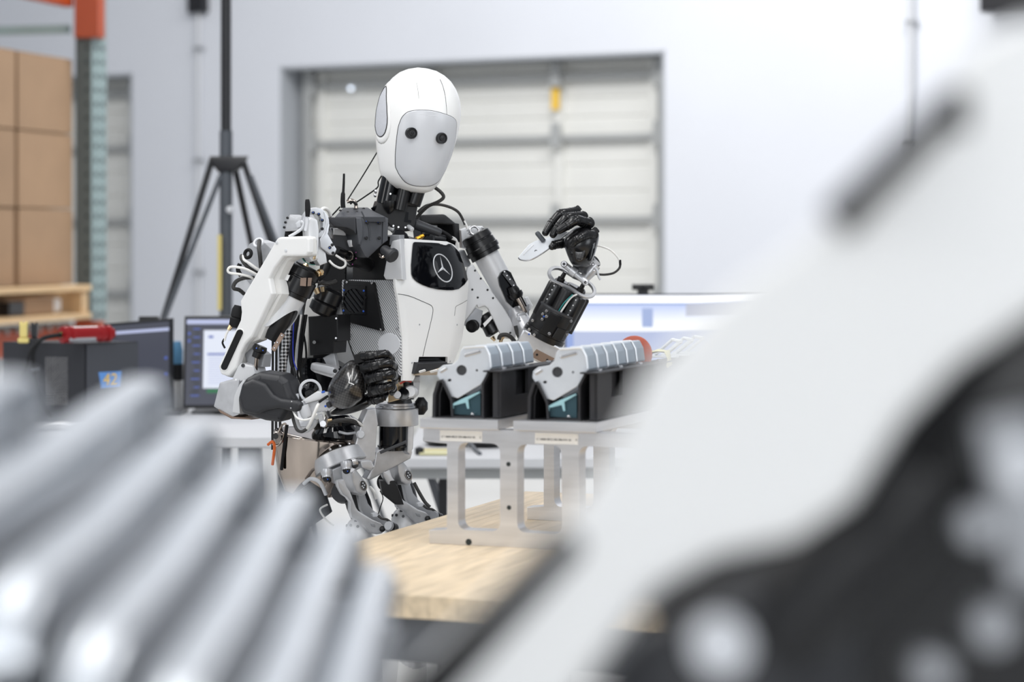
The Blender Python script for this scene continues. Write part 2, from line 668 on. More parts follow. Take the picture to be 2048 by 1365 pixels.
def sectional_door(name, u0, u1, stiles, struts, sticker=None):
    here(wp((u0 + u1) / 2, 0))
    root = bpy.data.objects.new(name, None)
    C.objects.link(root)
    root.location = ORG
    root['kind'] = 'structure'
    sec = DH / 5.0
    back = -0.26
    # jambs and header lining the recess
    for ua, ub in ((u0, u0 + 0.02), (u1 - 0.02, u1)):
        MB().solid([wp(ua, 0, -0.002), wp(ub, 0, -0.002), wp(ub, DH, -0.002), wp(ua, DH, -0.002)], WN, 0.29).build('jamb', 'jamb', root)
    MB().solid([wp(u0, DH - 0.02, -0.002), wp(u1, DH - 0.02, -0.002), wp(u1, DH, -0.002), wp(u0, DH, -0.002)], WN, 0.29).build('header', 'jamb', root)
    for ua in (u0 + 0.09, u1 - 0.13):
        MB().solid([wp(ua, 0, back + 0.1), wp(ua + 0.05, 0, back + 0.1), wp(ua + 0.05, DH, back + 0.1), wp(ua, DH, back + 0.1)], WN, 0.05).build('track', 'strut', root)
    zs = [0.0] + struts + [DH + 0.2]
    for i in range(len(zs) - 1):
        z0, z1 = zs[i] + 0.006, min(zs[i + 1] - 0.006, DH - 0.02)
        if z1 <= z0: continue
        p = MB()
        # ribbed steel skin: shallow V grooves between flat bands
        nb = 3
        prof = []
        for k in range(nb):
            a, c = z0 + (z1 - z0) * k / nb, z0 + (z1 - z0) * (k + 1) / nb
            prof += [(a, -0.012), (a + 0.012, 0.0), (c - 0.012, 0.0), (c, -0.012)]
        rows = [[wp(u0 + 0.02, z, back + d), wp(u1 - 0.02, z, back + d)] for z, d in prof]
        p.grid(rows)
        p.build('panel', 'doorp', root, ang=10)
    for z in struts:
        MB().solid([wp(u0 + 0.13, z - 0.02, back + 0.06), wp(u1 - 0.13, z - 0.02, back + 0.06), wp(u1 - 0.13, z + 0.02, back + 0.06), wp(u0 + 0.13, z + 0.02, back + 0.06)], WN, 0.06, 0.006).build('strut', 'strut', root)
        for u in stiles + [u0 + 0.14, u1 - 0.14]:
            MB().solid([wp(u - 0.045, z - 0.06, back + 0.09), wp(u + 0.045, z - 0.06, back + 0.09), wp(u + 0.03, z + 0.1, back + 0.09), wp(u - 0.03, z + 0.1, back + 0.09)], WN, 0.02, 0.003).build('hinge', 'strut', root)
    for u in stiles + [u0 + 0.2, u1 - 0.2]:
        MB().solid([wp(u - 0.03, 0, back + 0.03), wp(u + 0.03, 0, back + 0.03), wp(u + 0.03, DH - 0.03, back + 0.03), wp(u - 0.03, DH - 0.03, back + 0.03)], WN, 0.03, 0.002).build('stile', 'doorp', root)
    return root

zs1 = [EYE - (1240 - HY) / FP * 16.6 + 0.02, EYE - (600 - HY) / FP * 16.4, EYE - (439 - HY) / FP * 16.6, EYE - (278 - HY) / FP * 16.6, EYE - (160 - HY) / FP * 16.6]
zs1 = [0.42] + [z for z in zs1[1:]]
door1 = sectional_door('door_1', D1[0], D1[1], [wall_u(1085), wall_u(832)], zs1)
MB().solid([wall_pt(1074, 217, -0.2), wall_pt(1090, 217, -0.2), wall_pt(1090, 158, -0.2), wall_pt(1074, 158, -0.2)], WN, 0.006).build('warning_sticker', 'sign_y', door1)
MB().lathe(wall_pt(672, 174, -0.2), wall_pt(672, 174, -0.17), [(0, 0.012), (0.6, 0.012), (1, 0.006)], 12).build('status_lamp', 'led', door1)  # added glowing disc standing in for a bright highlight on the door
door2 = sectional_door('door_2', D2[0], D2[1], [D2[1] - 1.0, D2[1] - 2.0], zs1)

# conduits and boxes on the wall
def conduit(px, y0, y1, r, label, box=None):
    p0, p1 = wall_pt(px, y0, 0.03), wall_pt(px, y1, 0.03)
    p1.x, p1.y = p0.x, p0.y
    here(p1)
    t = thing('wall_conduit', label, 'conduit', p1)
    MB().cyl(p0, p1, r, 10).build('pipe', 'lgrey', t)
    for f in (0.15, 0.5, 0.85):
        q = p0.lerp(p1, f)
        MB().obox(q, WU * 0.035, UP * 0.012, WN * 0.025).build('clamp', 'mgrey', t)
    if box:
        MB().obox(p0, WU * 0.07, UP * 0.09, WN * 0.05, 0.008).build('junction_box', 'pole', t)
    return t
conduit(402, 2, 640, 0.016, 'thin grey conduit with black box at its top, left of tripod pole', True)
conduit(1826, -60, 640, 0.02, 'thin grey conduit running down the white wall at the right')
t = thing('wall_speaker', 'black box mounted high on the white wall in the top right corner', 'speaker', wall_pt(2030, 12, 0.1))
MB().obox(wall_pt(2045, -30, 0.12), WU * 0.2, UP * 0.17, WN * 0.1, 0.02).build('housing', 'pole', t)
MB().obox(wall_pt(2045, -30, 0.01), WU * 0.05, UP * 0.05, WN * 0.02).build('bracket', 'poleg', t)

# ================================================================== pallet rack with boxes
YK = 12.3
def K(px, py, d=0.0):
    return W(px, py, YK + d) if d == 0 else W(px, py, YK) + V((0, d, 0))
here(W(180, 480, YK) * 1)
base = W(178, 480, YK); base.z = 0
t = thing('pallet_rack', 'grey-green pallet rack upright with orange beams at the left edge', 'rack', base)
def rack_upright(dx, dy):
    off = V((dx, dy, 0))
    x0, x1, x2 = W(151, 480, YK).x, W(183, 480, YK).x, W(208, 480, YK).x
    b = MB()
    # U profile: front face and right flange turned back
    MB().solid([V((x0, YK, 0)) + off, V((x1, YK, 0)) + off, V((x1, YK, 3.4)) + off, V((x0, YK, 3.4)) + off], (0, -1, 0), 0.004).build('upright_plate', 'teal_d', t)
    b.solid([V((x1, YK, 0)) + off, V((x2, YK + 0.08, 0)) + off, V((x2, YK + 0.08, 3.4)) + off, V((x1, YK, 3.4)) + off], V((0.08, -(x2 - x1), 0)), 0.004)
    b.solid([V((x0, YK, 0)) + off, V((x0, YK + 0.08, 0)) + off, V((x0, YK + 0.08, 3.4)) + off, V((x0, YK, 3.4)) + off], (-1, 0, 0), 0.004)
    u = b.build('upright', 'teal', t)
    h = MB()
    z = 0.06
    fn = V((0.08, -(x2 - x1), 0)).normalized()
    while z < 3.3:
        h.obox(V((x0 + (x1 - x0) * 0.72, YK - 0.001, z)) + off, (0.0065, 0, 0), (0, 0, 0.008), (0, 0.002, 0))
        for k in (0.3, 0.75):
            c = V((x1 + (x2 - x1) * k, YK + 0.08 * k, z)) + off
            h.obox(c, V((x2 - x1, 0.08, 0)).normalized() * 0.0075, (0, 0, 0.011), fn * 0.002)
        z += 0.0715
    h.build('holes', 'hole', u, kind='stuff')
rack_upright(0, 0)
rack_upright(-1.02, 0.27)
rack_upright(-0.67, -2.5)
rack_upright(-1.69, -2.23)
# the rack runs obliquely away from the camera; its aisle side faces right
RP = Plane(151, 480, YK, 75)
RN = RP.n
RU = V((math.sin(R(15)), math.cos(R(15)), 0))
def rp(s_, z, n=0.0):                      # s_ metres along the aisle face from the upright (negative = nearer)
    p = RP.at(151, 480) + RU * s_ + RN * n
    p.z = z
    return p
def zr(py): return EYE - (py - HY) / FP * YK
for (ya, yb) in ((-14, 15), (652, 704)):
    za, zb = zr(ya), zr(yb)
    MB().obox(rp(-1.3, (za + zb) / 2, -0.03), RU * 1.28, V((0, 0, (za - zb) / 2)), RN * 0.03, 0.008).build('beam', 'orange', t)
    b = MB().obox(W(174, (ya + yb) / 2 + 20, YK - 0.03), (0.062, 0, 0), (0, 0, 0.14), (0, -0.02, 0), 0.006)
    b.obox(W(199, (ya + yb) / 2 + 20, YK) + V((0, 0.02, 0)), (0.012, 0.03, 0), (0, 0, 0.14), (0.01, -0.01, 0), 0.004)
    b.build('beam_connector', 'orange', t)
for z in (zr(57), 1.5, 0.5):
    MB().bar(rp(0.03, z, -0.05), rp(0.03, z, -1.02), 0.04, 0.045).build('tie_bar', 'teal', t)
for k in range(20):
    MB().obox(rp(-0.08 - k * 0.115, zr(651), -0.02), RU * 0.006, V((0, 0, 0.02)), RN * 0.035).build('deck_bar', 'strut', t)

# wooden pallet on the rack beam
E = RP.at(183, 480, 0.14)
sE = (E - RP.at(151, 480)).dot(RU)
zt, zb = EYE - (570 - HY) / FP * E.y, EYE - (637 - HY) / FP * E.y
PLN = 2.05
t = thing('wooden_pallet', 'pale wooden pallet carrying the cardboard boxes on the rack', 'pallet', rp(sE - PLN / 2, zb, -0.25))
for k in range(4):
    for zz_ in (zt - 0.014, zb + 0.014):
        MB().obox(rp(sE - PLN / 2, zz_, 0.09 - k * 0.16), RU * PLN / 2, RN * 0.05, V((0, 0, 0.014)), 0.003).build('plank', 'lumber', t)
for s_ in (sE - 0.035, sE - 1.02, sE - PLN + 0.035):
    MB().obox(rp(s_, (zt + zb) / 2, -0.155), RU * 0.035, RN * 0.275, V((0, 0, (zt - zb) / 2 - 0.028)), 0.003).build('stringer', 'lumber', t)
MB().obox(rp(sE - PLN / 2, (zt + zb) / 2, -0.41), RU * (PLN / 2 - 0.07), RN * 0.015, V((0, 0, (zt - zb) / 2 - 0.028))).build('stringer', 'lumber', t)
z1 = zb + 0.029
sC = (RP.at(60, 480, 0.02) - RP.at(151, 480)).dot(RU)
t = thing('product_carton', 'low brown carton with white rounded end lying inside the wooden pallet', 'box', rp(sC, z1, -0.03))
MB().obox(rp(sC, z1 + 0.042, -0.03), RU * 0.16, RN * 0.1, V((0, 0, 0.04)), 0.004).build('carton_body', 'card', t)
MB().obox(rp(sC - 0.24, z1 + 0.036, -0.03), RU * 0.078, RN * 0.1, V((0, 0, 0.034)), 0.004).build('carton_lid', 'pole', t, label='black end of the carton')
MB().obox(rp(sC + 0.21, z1 + 0.042, -0.03), RU * 0.048, RN * 0.09, V((0, 0, 0.039)), 0.015).build('foam_end', 'warmwhite', t, label='white rounded foam end')

# cardboard boxes: two stacks of three seen along the aisle
zrow = [zr(118), zr(269), zr(418), zt + 0.001]
sA = (RP.at(43, 480) - RP.at(151, 480)).dot(RU)
Lb = -sA
for ci, cn in enumerate(('right-hand', 'left-hand')):
    for ri, rn in enumerate(('top', 'middle', 'bottom')):
        s1 = -0.012 - ci * (Lb + 0.035) + random.uniform(-0.008, 0.004)
        s0 = s1 - Lb
        n0 = random.uniform(-0.008, 0.006) - 0.004
        Z1, Z0 = zrow[ri] - 0.003, zrow[ri + 1] + 0.001
        t = thing('cardboard_box', f'plain brown cardboard box, {rn} of the {cn} stack on the pallet', 'box', rp((s0 + s1) / 2, Z0, -0.2), 'cardboard boxes on the pallet rack')
        MB().obox(rp((s0 + s1) / 2, (Z0 + Z1) / 2 - 0.004, n0 - 0.22), RU * (Lb / 2), V((0, 0, (Z1 - Z0) / 2 - 0.004)), RN * 0.22, 0.004).build('box_body', 'card', t)
        for k in (0, 1):
            MB().obox(rp((s0 + s1) / 2, Z1 - 0.004, n0 - 0.11 - 0.22 * k), RU * (Lb / 2 - 0.002), RN * 0.107, V((0, 0, 0.003))).build('flap', 'card', t)

# ================================================================== tripod light stand
YT = 8.6
base = W(452, 480, YT); base.z = 0
t = thing('tripod_stand', 'tall black pole on a spread tripod base in front of the white wall', 'stand', base)
px = W(452, 480, YT)
hub = W(452, 318, YT)
MB().cyl((px.x, YT, 0.1), (px.x, YT, 3.4), S(10.5, YT), 16).build('pole', 'pole', t)
MB().cyl((px.x, YT, hub.z - 0.75), (px.x, YT, hub.z + 0.1), S(13, YT), 16).build('sleeve', 'poleg', t)
b = MB().plate([(418, 312), (494, 312), (486, 330), (470, 345), (436, 345), (424, 330)], Plane(452, 318, YT - 0.03), 0.06, 0.01)
b.build('hub', 'pole', t)
for (x, y, dy, ex) in ((425, 318, -0.2, 330), (485, 318, -0.1, 600), (470, 335, 0.9, 520)):
    top = W(x, y, YT)
    k = (ex - x) / (645 - 318) if ex != 600 else 55 / 160
    zt_ = top.z - 0.02
    foot = V((top.x + k * zt_ * 1.0, YT + dy, 0.02))
    MB().tube([top, foot], S(6.5, YT), 10, sm=1).build('leg', 'pole', t)
    if ex != 520: MB().tube([top + V((0.03, -0.01, -0.06)), foot + V((0.03 if ex < 600 else -0.03, 0, 0.3))], S(5, YT), 8, sm=1).build('leg', 'poleg', t)
    MB().ball(foot, 0.02, 10, 6).build('rubber_foot', 'rubber', t)
MB().ball(W(460, 420, YT - 0.05), S(8, YT), 12, 8).build('knob', 'lgrey', t)
z0, z1 = EYE - (620 - HY) / FP * YT, EYE - (470 - HY) / FP * YT
MB().obox((W(442, 480, YT).x, YT - 0.04, (z0 + z1) / 2), (S(4, YT), 0, 0), (0, 0.004, 0), (0, 0, (z1 - z0) / 2)).build('warning_tape', 'yellow', t, label='pale yellow strip along the pole')
# ================================================================== desk behind the robot on the left
YD = 7.0
DZ = 0.835
here()
base = V((-1.35, 7.2, 0))
t = thing('office_desk', 'white office desk at the left carrying the black computer and two monitors', 'desk', base)
MB().obox((-1.62, 7.2, DZ - 0.015), (1.0, 0, 0), (0, 0.65, 0), (0, 0, 0.015), 0.004).build('desk_top', 'desk', t)
for x in (-2.5, -0.72):
    for y in (6.65, 7.75):
        MB().obox((x, y, (DZ - 0.03) / 2), (0.03, 0, 0), (0, 0.03, 0), (0, 0, (DZ - 0.03) / 2), 0.004).build('leg', 'legm', t)
MB().obox((-1.62, 7.75, DZ - 0.08), (0.87, 0, 0), (0, 0.015, 0), (0, 0, 0.04)).build('rail', 'legm', t)

# computer case seen over a corner
c0 = W(165, 480, YD)
PL = Plane(165, 760, YD, -22)
PR = Plane(165, 760, YD, 42)
zt = EYE - (687 - HY) / FP * YD
t = thing('computer_case', 'black computer case with perforated vent and blue numbered note', 'computer', (c0.x, YD + 0.12, DZ))
def on(pl, px, z):
    p = pl.at(px, 700)
    return V((p.x, p.y, z))
pa, pb, pc_ = on(PL, 6, DZ + 0.003), on(PL, 165, DZ + 0.003), on(PR, 275, DZ + 0.003)
pd = pa + (pc_ - pb)
top = V((0, 0, zt - DZ - 0.003))
b = MB().loft([[pa, pb, pc_, pd], [p + top for p in (pa, pb, pc_, pd)]])
b.build('case_body', 'pc', t)
e = MB().solid([pb + V((0.01, 0.004, 0.004)), pc_ + V((0, 0, 0.004)), pc_ + top - V((0, 0, 0.004)), pb + top + V((0.01, 0.004, -0.004))], PR.n, 0.004)
e.v = [p + PR.n * 0.003 for p in e.v]
e.build('side_panel', 'pcs', t)
g = MB()
random.seed(3)
for i in range(9):
    for j in range(17):
        x, y = 92 + i * 5.1, 717 + j * 5.7
        a = math.atan2(y - 790, x - 107) + 0.6
        l = random.uniform(1.3, 2.4)
        g.plate(capsule2(x - l * math.cos(a), y - l * math.sin(a), x + l * math.cos(a), y + l * math.sin(a), 1.2, 3), PL, 0.003, 0, off=0.0025)
g.build('vent_pattern', 'vent', t, kind='stuff')
n = MB().plate([(197, 745), (243, 743), (242, 776), (203, 778)], PR, 0.002, 0, off=0.006)
nt_ = n.build('sticky_note', 'note', t)
right = (PR.at(240, 760) - PR.at(200, 760)).normalized()
text('42', 'number', 'sign_y', nt_, PR.at(206, 771, 0.0075), right, (0, 0, 1), 0.05)
pcb = [zt]
# red actuator lying on the case
a0, a1 = W(122, 664, YD - 0.06), W(226, 663, YD + 0.06)
t = thing('linear_actuator', 'red cylindrical actuator with white label lying on the black computer case', 'actuator', ((a0 + a1) / 2) * 1)
rr = S(17, YD)
zc = zt + rr + 0.002
a0.z = a1.z = zc
MB().lathe(a0, a1, [(0, rr * 0.75), (0.02, rr), (0.09, rr), (0.1, rr * 0.86), (0.13, rr * 0.86), (0.14, rr), (0.2, rr), (0.21, rr * 0.9), (0.72, rr * 0.9), (0.73, rr), (0.8, rr), (0.81, rr * 0.85), (0.84, rr * 0.85), (0.85, rr), (0.92, rr), (0.93, rr * 0.6), (1, rr * 0.6)], 24).build('tube_body', 'red', t)
ax = (a1 - a0).normalized()
lb = MB()
rows = []
for k in range(9):
    a = R(50 + 70 * k / 8)
    d = V((0, 0, 1)) * math.sin(a) + V((0.15, -1, 0)).normalized() * math.cos(a)
    rows.append([a0 + (a1 - a0) * 0.22 + d * (rr * 0.92), a0 + (a1 - a0) * 0.7 + d * (rr * 0.92)])
lb.grid(rows).build('label', 'warmwhite', t, ang=180)
MB().obox(a0 + (a1 - a0) * 0.45 + V((0, -rr * 0.86, -rr * 0.45)), ax * 0.045, (0, 0.2 * rr, -0.12 * rr), V((0, -0.3 * rr, -rr * 0.3))).build('plate', 'mgrey', t)
MB().cyl(a0 - ax * 0.004, a0 + ax * 0.01, rr * 0.3, 12).build('indicator', mat('green_lamp', (60, 170, 90), 0.4), t)
t = thing('power_cable', 'black cable hanging from the red actuator down the computer case', 'cable', W(118, 672, YD - 0.08))
q = [a0 + V((0.0, -0.0, 0)), W(108, 672, YD - 0.1), W(85, 678, YD - 0.12), W(70, 695, YD - 0.14), W(66, 720, YD - 0.15), W(70, 760, YD - 0.15), W(84, 810, YD - 0.15), W(100, 834, YD - 0.12)]
MB().tube(q, S(4.5, YD), 8).build('cable', 'rubber', t)
MB().tube([W(85, 678, YD - 0.13), W(62, 700, YD - 0.16), W(52, 735, YD - 0.17), W(30, 780, YD - 0.18)], S(3, YD), 8).build('cable', 'rubber', t)
MB().tube([W(62, 742, YD - 0.16), W(78, 738, YD - 0.165)], S(3, YD), 8, sm=1).build('cable_tie', 'poleg', t)
for (x0_, x1_, yt, m_, lab) in ((38, 58, 644, 'yellow', 'pale yellow connector plug standing on the computer case'), (61, 77, 645, 'pole', 'black connector plug beside the pale yellow one on the case')):
    p = W((x0_ + x1_) / 2, 685, YD + 0.02)
    p.z = zt
    t = thing('connector_plug', lab, 'connector', p)
    h = EYE - (yt - HY) / FP * YD - zt
    hw = S((x1_ - x0_) / 2, YD)
    MB().obox(p + V((0, 0, h * 0.12)), (hw * 1.05, 0, 0), (0, hw, 0), (0, 0, h * 0.12), 0.003).build('flange', m_, t)
    MB().obox(p + V((0, 0, h * 0.58)), (hw * 0.72, 0, 0), (0, hw * 0.8, 0), (0, 0, h * 0.34), 0.004).build('plug_body', m_, t)
    for s_ in (-1, 1):
        MB().obox(p + V((s_ * hw * 0.5, 0, h * 0.92)), (hw * 0.3, 0, 0), (0, hw * 0.5, 0), (0, 0, h * 0.08), 0.003).build('lug', m_, t)

def monitor(label, tl, tr, br, bl, items, back=0.03, stand=True):
    """flat monitor from four corners in space; items: (x0,y0,x1,y1,material) in 0..1 from top left"""
    c = (tl + tr + bl + br) / 4
    base = V((c.x, c.y + 0.12, DZ))
    t = thing('monitor', label, 'monitor', base)
    n = (tr - tl).cross(bl - tl).normalized()
    if n.y > 0: n = -n
    MB().solid([tl, tr, br, bl], n, back, 0.004).build('bezel', 'bezel', t)
    P = lambda x, y: (tl + (tr - tl) * x) * (1 - y) + (bl + (br - bl) * x) * y
    scr = MB().solid([P(.02, .03) + n * .001, P(.98, .03) + n * .001, P(.98, .96) + n * .001, P(.02, .96) + n * .001], n, 0.002).build('screen', items[0], t)
    for i, (x0, y0, x1, y1, m_, nm) in enumerate(items[1:]):
        MB().solid([P(x0, y0) + n * (.002 + .0002 * i), P(x1, y0) + n * (.002 + .0002 * i), P(x1, y1) + n * (.002 + .0002 * i), P(x0, y1) + n * (.002 + .0002 * i)], n, 0.0008).build(nm, m_, scr)
    if stand:
        f = V((c.x, c.y, DZ)) - V((n.x, n.y, 0)) * 0.1
        MB().obox(f + V((0, 0, 0.15)), (0.03, 0, 0), (0, 0.012, 0), (0, 0, 0.15), 0.003).build('stand_neck', 'bezel', t)
        MB().obox(f + V((0, 0, 0.006)), (0.11, 0, 0), (0, 0.08, 0), (0, 0, 0.006), 0.002).build('stand_foot', 'bezel', t)
    return t, P, n
def scr(name, c, s=1.0):
    m = bpy.data.materials.get(name) or mat(name, (10, 10, 12), 0.3, emit=c, estr=s)
    M[name] = m
    return name
dk, wb, lv_, bl_ = scr('screen_dark', (84, 87, 100), 0.8), scr('screen_white', (232, 238, 252), 0.95), scr('screen_lavender', (196, 204, 238), 0.9), scr('screen_blue', (90, 110, 190), 0.9)
gn = scr('screen_green', (60, 130, 90), 0.8)
lines = [(0.012 + 0.0, 0.0, 0, 0, dk, 'x')]
Y1 = 7.35
its = [dk, (.02, .1, .98, .135, lv_, 'toolbar')] + [(.05, .17 + k * .05, .05 + random.uniform(.1, .3), .185 + k * .05, bl_ if k % 5 == 4 else 'pcs', 'text_line') for k in range(12)] + [(.92, .42, .96, .45, bl_, 'icon'), (.92, .6, .96, .63, bl_, 'icon')]
monitor('left monitor behind the computer case with dark window and pale toolbar', W(206, 648, Y1), W(341, 637, Y1 - 0.05), W(341, 818, Y1 - 0.05), W(206, 819, Y1), its)
its = [dk, (.02, .035, .98, .085, lv_, 'toolbar'), (.2, .15, .98, .78, wb, 'window_panel'), (.25, .21, .3, .235, bl_, 'icon'), (.24, .4, .75, .42, bl_, 'highlight_line'), (.24, .79, .4, .83, gn, 'status_block'), (.42, .79, .52, .83, bl_, 'status_block')] + [(.25, .44 + k * .024, .6, .447 + k * .024, lv_, 'text_line') for k in range(13)] + [(.09 + .02 * math.sin(k), .13 + k * .03, .16, .143 + k * .03, bl_ if k % 3 == 0 else 'pcs', 'text_line') for k in range(25)] + [(.035, .17, .06, .2, bl_, 'icon'), (.035, .25, .06, .28, bl_, 'icon')]
monitor('monitor right behind the robot arm showing a bright white window', W(370, 633, Y1), W(560, 633, Y1 + 0.05), W(560, 817, Y1 + 0.05), W(366, 818, Y1), its)
# bottle between the two monitors
p = W(355, 800, 7.5); p.z = DZ
t = thing('water_bottle', 'blue and white bottle with black cap band between the two monitors', 'bottle', p)
k = S(1, 7.5)
MB().lathe(p, p + V((0, 0, 0.1)), [(0, 10 * k), (0.1, 11 * k), (0.9, 11 * k), (1, 10 * k)], 20).build('bottle_body', 'warmwhite', t)
MB().lathe(p + V((0, 0, 0.1)), p + V((0, 0, 0.15)), [(0, 12 * k), (1, 12 * k)], 20).build('band', 'pole', t)
MB().lathe(p + V((0, 0, 0.15)), p + V((0, 0, 0.22)), [(0, 11 * k), (0.6, 11 * k), (1, 7 * k)], 20).build('bottle_top', mat('blue_plastic', (96, 150, 190), 0.4), t)
# papers on the desk
p = W(105, 841, 6.75)
t = thing('paper_sheet', 'folded white paper on the desk in front of the computer case', 'paper', p)
b = MB()
p.z = DZ
b.grid([[p + V((x, y, 0.002 + 0.02 * max(0, math.sin((x + 0.06) * 20)) )) for x in (-0.06, -0.03, 0.0, 0.03, 0.06)] for y in (-0.05, 0, 0.05)])
o = b.build('sheet', 'warmwhite', t, ang=180)
md = o.modifiers.new('thick', 'SOLIDIFY'); md.thickness = 0.001

# ================================================================== wide monitor at the right, far table
YM = 7.7
t = thing('ultrawide_monitor', 'wide curved monitor with bright pale blue screen behind the raised arm', 'monitor', (W(1400, 480, YM).x, YM + 0.2, 0.78))
def arc(px, py, d=0.0):
    k = (px - 1130) / 470
    return W(px, py, YM + 0.28 * k - 0.1 * math.sin(math.pi * k)  + d)
def strip(x0, y0, x1, y1, d, name, m_, par, n=10):
    rows = [[arc(x0 + (x1 - x0) * i / n, y, dd) for i in range(n + 1)] for y, dd in ((y0, d), (y1, d), (y1, d + 0.004), (y0, d + 0.004), (y0, d))]
    return MB().grid(rows).build(name, m_, par, ang=60)
top = lambda x: 600 - (x - 1130) * 0.024
b = MB()
rows = [[arc(1128 + 476 * i / 12, y, d) for i in range(13)] for y, d in ((588, 0.0), (778, 0.0), (778, 0.05), (588, 0.05), (588, 0.0))]
b.grid(rows).build('bezel', 'bezel', t, ang=60)
s_ = strip(1132, 591, 1600, 774, -0.002, 'screen', scr('screen_pale', (186, 196, 226), 1.0), t)
strip(1132, 592, 1600, 606, -0.004, 'toolbar', scr('screen_bright', (252, 253, 255), 1.5), s_)
strip(1132, 606, 1600, 610, -0.004, 'toolbar_shadow', scr('screen_mid', (150, 170, 215), 1.0), s_)
mg = bpy.data.materials.new('screen_gradient')
mg.use_nodes = True
nt = mg.node_tree
pb_ = nt.nodes['Principled BSDF']
tc = nt.nodes.new('ShaderNodeTexCoord'); sx = nt.nodes.new('ShaderNodeSeparateXYZ'); rp = nt.nodes.new('ShaderNodeValToRGB')
nt.links.new(tc.outputs['Generated'], sx.inputs[0]); nt.links.new(sx.outputs['Z'], rp.inputs['Fac'])
rp.color_ramp.elements[0].color = lin((252, 254, 255)); rp.color_ramp.elements[0].position = 0.3
rp.color_ramp.elements[1].color = lin((186, 200, 238)); rp.color_ramp.elements[1].position = 1.0
nt.links.new(rp.outputs['Color'], pb_.inputs['Emission Color'])
pb_.inputs['Emission Strength'].default_value = 1.1
pb_.inputs['Base Color'].default_value = (0.01, 0.01, 0.01, 1)
strip(1148, 610, 1600, 663, -0.004, 'window_panel', mg, s_)
strip(1284, 617, 1306, 655, -0.006, 'picture', scr('screen_tile', (168, 184, 224), 1.0), s_)
strip(1372, 608, 1600, 633, -0.006, 'tile', scr('screen_greytile', (190, 194, 210), 1.0), s_)
strip(1132, 610, 1147, 774, -0.004, 'side_menu', scr('screen_side', (150, 170, 222), 1.0), s_)
m0 = W(1380, 700, YM + 0.22)
MB().obox((m0.x, m0.y, 0.9), (0.05, 0, 0), (0, 0.02, 0), (0, 0, 0.14), 0.004).build('stand_neck', 'bezel', t)
MB().obox((m0.x, m0.y, 0.767), (0.16, 0, 0), (0, 0.1, 0), (0, 0, 0.007), 0.003).build('stand_foot', 'bezel', t)
p = W(1286, 590, YM + 0.05); p.z += 0.004
t = thing('webcam', 'small black webcam clipped on top of the wide monitor', 'webcam', p)
k = S(1, YM)
MB().obox(p + V((0, 0, 13 * k)), (22 * k, 0, 0), (0, 0, 6 * k), (0, -0.012, 0), 0.004).build('camera_body', 'bezel', t)
MB().cyl(p + V((0, -0.012, 13 * k)), p + V((0, -0.017, 13 * k)), 4.5 * k, 14).build('lens', 'gloss', t)
MB().obox(p + V((0, 0.004, 3 * k)), (11 * k, 0, 0), (0, 0, 4 * k), (0, -0.014, 0), 0.002).build('clip', 'bezel', t)

YB = 7.1
TZ = EYE - (925 - HY) / FP * (YB - 0.25)
t = thing('folding_table', 'white folding table with grey legs behind the aluminium stand', 'table', (0.25, YB + 0.15, 0))
x0, x1 = W(812, 480, YB).x, W(1600, 480, YB).x
MB().obox(((x0 + x1) / 2, YB + 0.3, TZ - 0.004), ((x1 - x0) / 2, 0, 0), (0, 0.55, 0), (0, 0, 0.016), 0.006).build('table_top', 'desk', t)
MB().obox(((x0 + x1) / 2, YB - 0.2, TZ - 0.035), ((x1 - x0) / 2 - 0.02, 0, 0), (0, 0.015, 0), (0, 0, 0.016)).build('rail', 'strut', t)
for px_ in (889, 1520):
    for yy in (YB - 0.15, YB + 0.7):
        x = W(px_, 480, YB).x
        MB().obox((x, yy, (TZ - 0.03) / 2), (0.012, 0, 0), (0, 0.012, 0), (0, 0, (TZ - 0.03) / 2), 0.003).build('leg', 'pole' if px_ == 889 else 'legm', t)
MB().bar(W(858, 945, YB - 0.13), W(892, 1050, YB - 0.13), 0.03, 0.02).build('brace', 'legm', t)
MB().bar(W(858, 945, YB + 0.68), W(905, 1050, YB + 0.6), 0.02, 0.02).build('brace', 'legm', t)
zt_ = TZ + 0.0125
t = thing('tool_bag', 'dark soft tool bag lying on the folding table', 'bag', (W(960, 480, YB).x, YB + 0.1, zt_))
def bag(x0_, x1_, h, dy, m_='rubber'):
    p0, p1 = W(x0_, 480, YB + dy), W(x1_, 480, YB + dy)
    pts = []
    for a in range(7):
        f = a / 6
        for k, (dy_, hh) in enumerate(((-.09, 0.0), (-.1, .5), (-.05, 1), (.05, 1), (.1, .5), (.09, 0.0))):
            hv = h * (0.75 + 0.25 * math.sin(f * 9 + x0_)) * (0.6 if a in (0, 6) else 1)
            pts.append(V((p0.x + (p1.x - p0.x) * f, YB + dy + dy_, zt_ + hh * hv)))
    return pts
hull(bag(925, 1010, 0.055, 0.15), 'bag_body', 'bezel', t, 2, k=1.0)
hull(bag(845, 920, 0.05, 0.2), 'bag_pocket', 'bezel', t, 2, k=1.0)
MB().tube([V((W(930, 480, YB).x, YB, zt_ + 0.012)), W(935, 880, YB + 0.02), W(950, 900, YB - 0.05), W(960, 908, YB - 0.16)], S(4, YB), 8).build('handle', 'poleg', t)
p = W(839, 905, YB - 0.15); p.z = zt_
t = thing('tape_roll', 'small black roll standing on the folding table left end', 'roll', p)
MB().lathe(p, p + V((0, 0, 0.02)), [(0, 0.012), (0.1, 0.013), (0.9, 0.013), (1, 0.012)], 16).build('roll', 'bezel', t)
MB().lathe(p + V((0, 0, 0.02)), p + V((0, 0, 0.023)), [(0, 0.006), (1, 0.006)], 12).build('core', 'legm', t)
p = W(875, 480, YB - 0.12); p.z = zt_
t = thing('notepad', 'pale yellow notepad on the folding table', 'notepad', p)
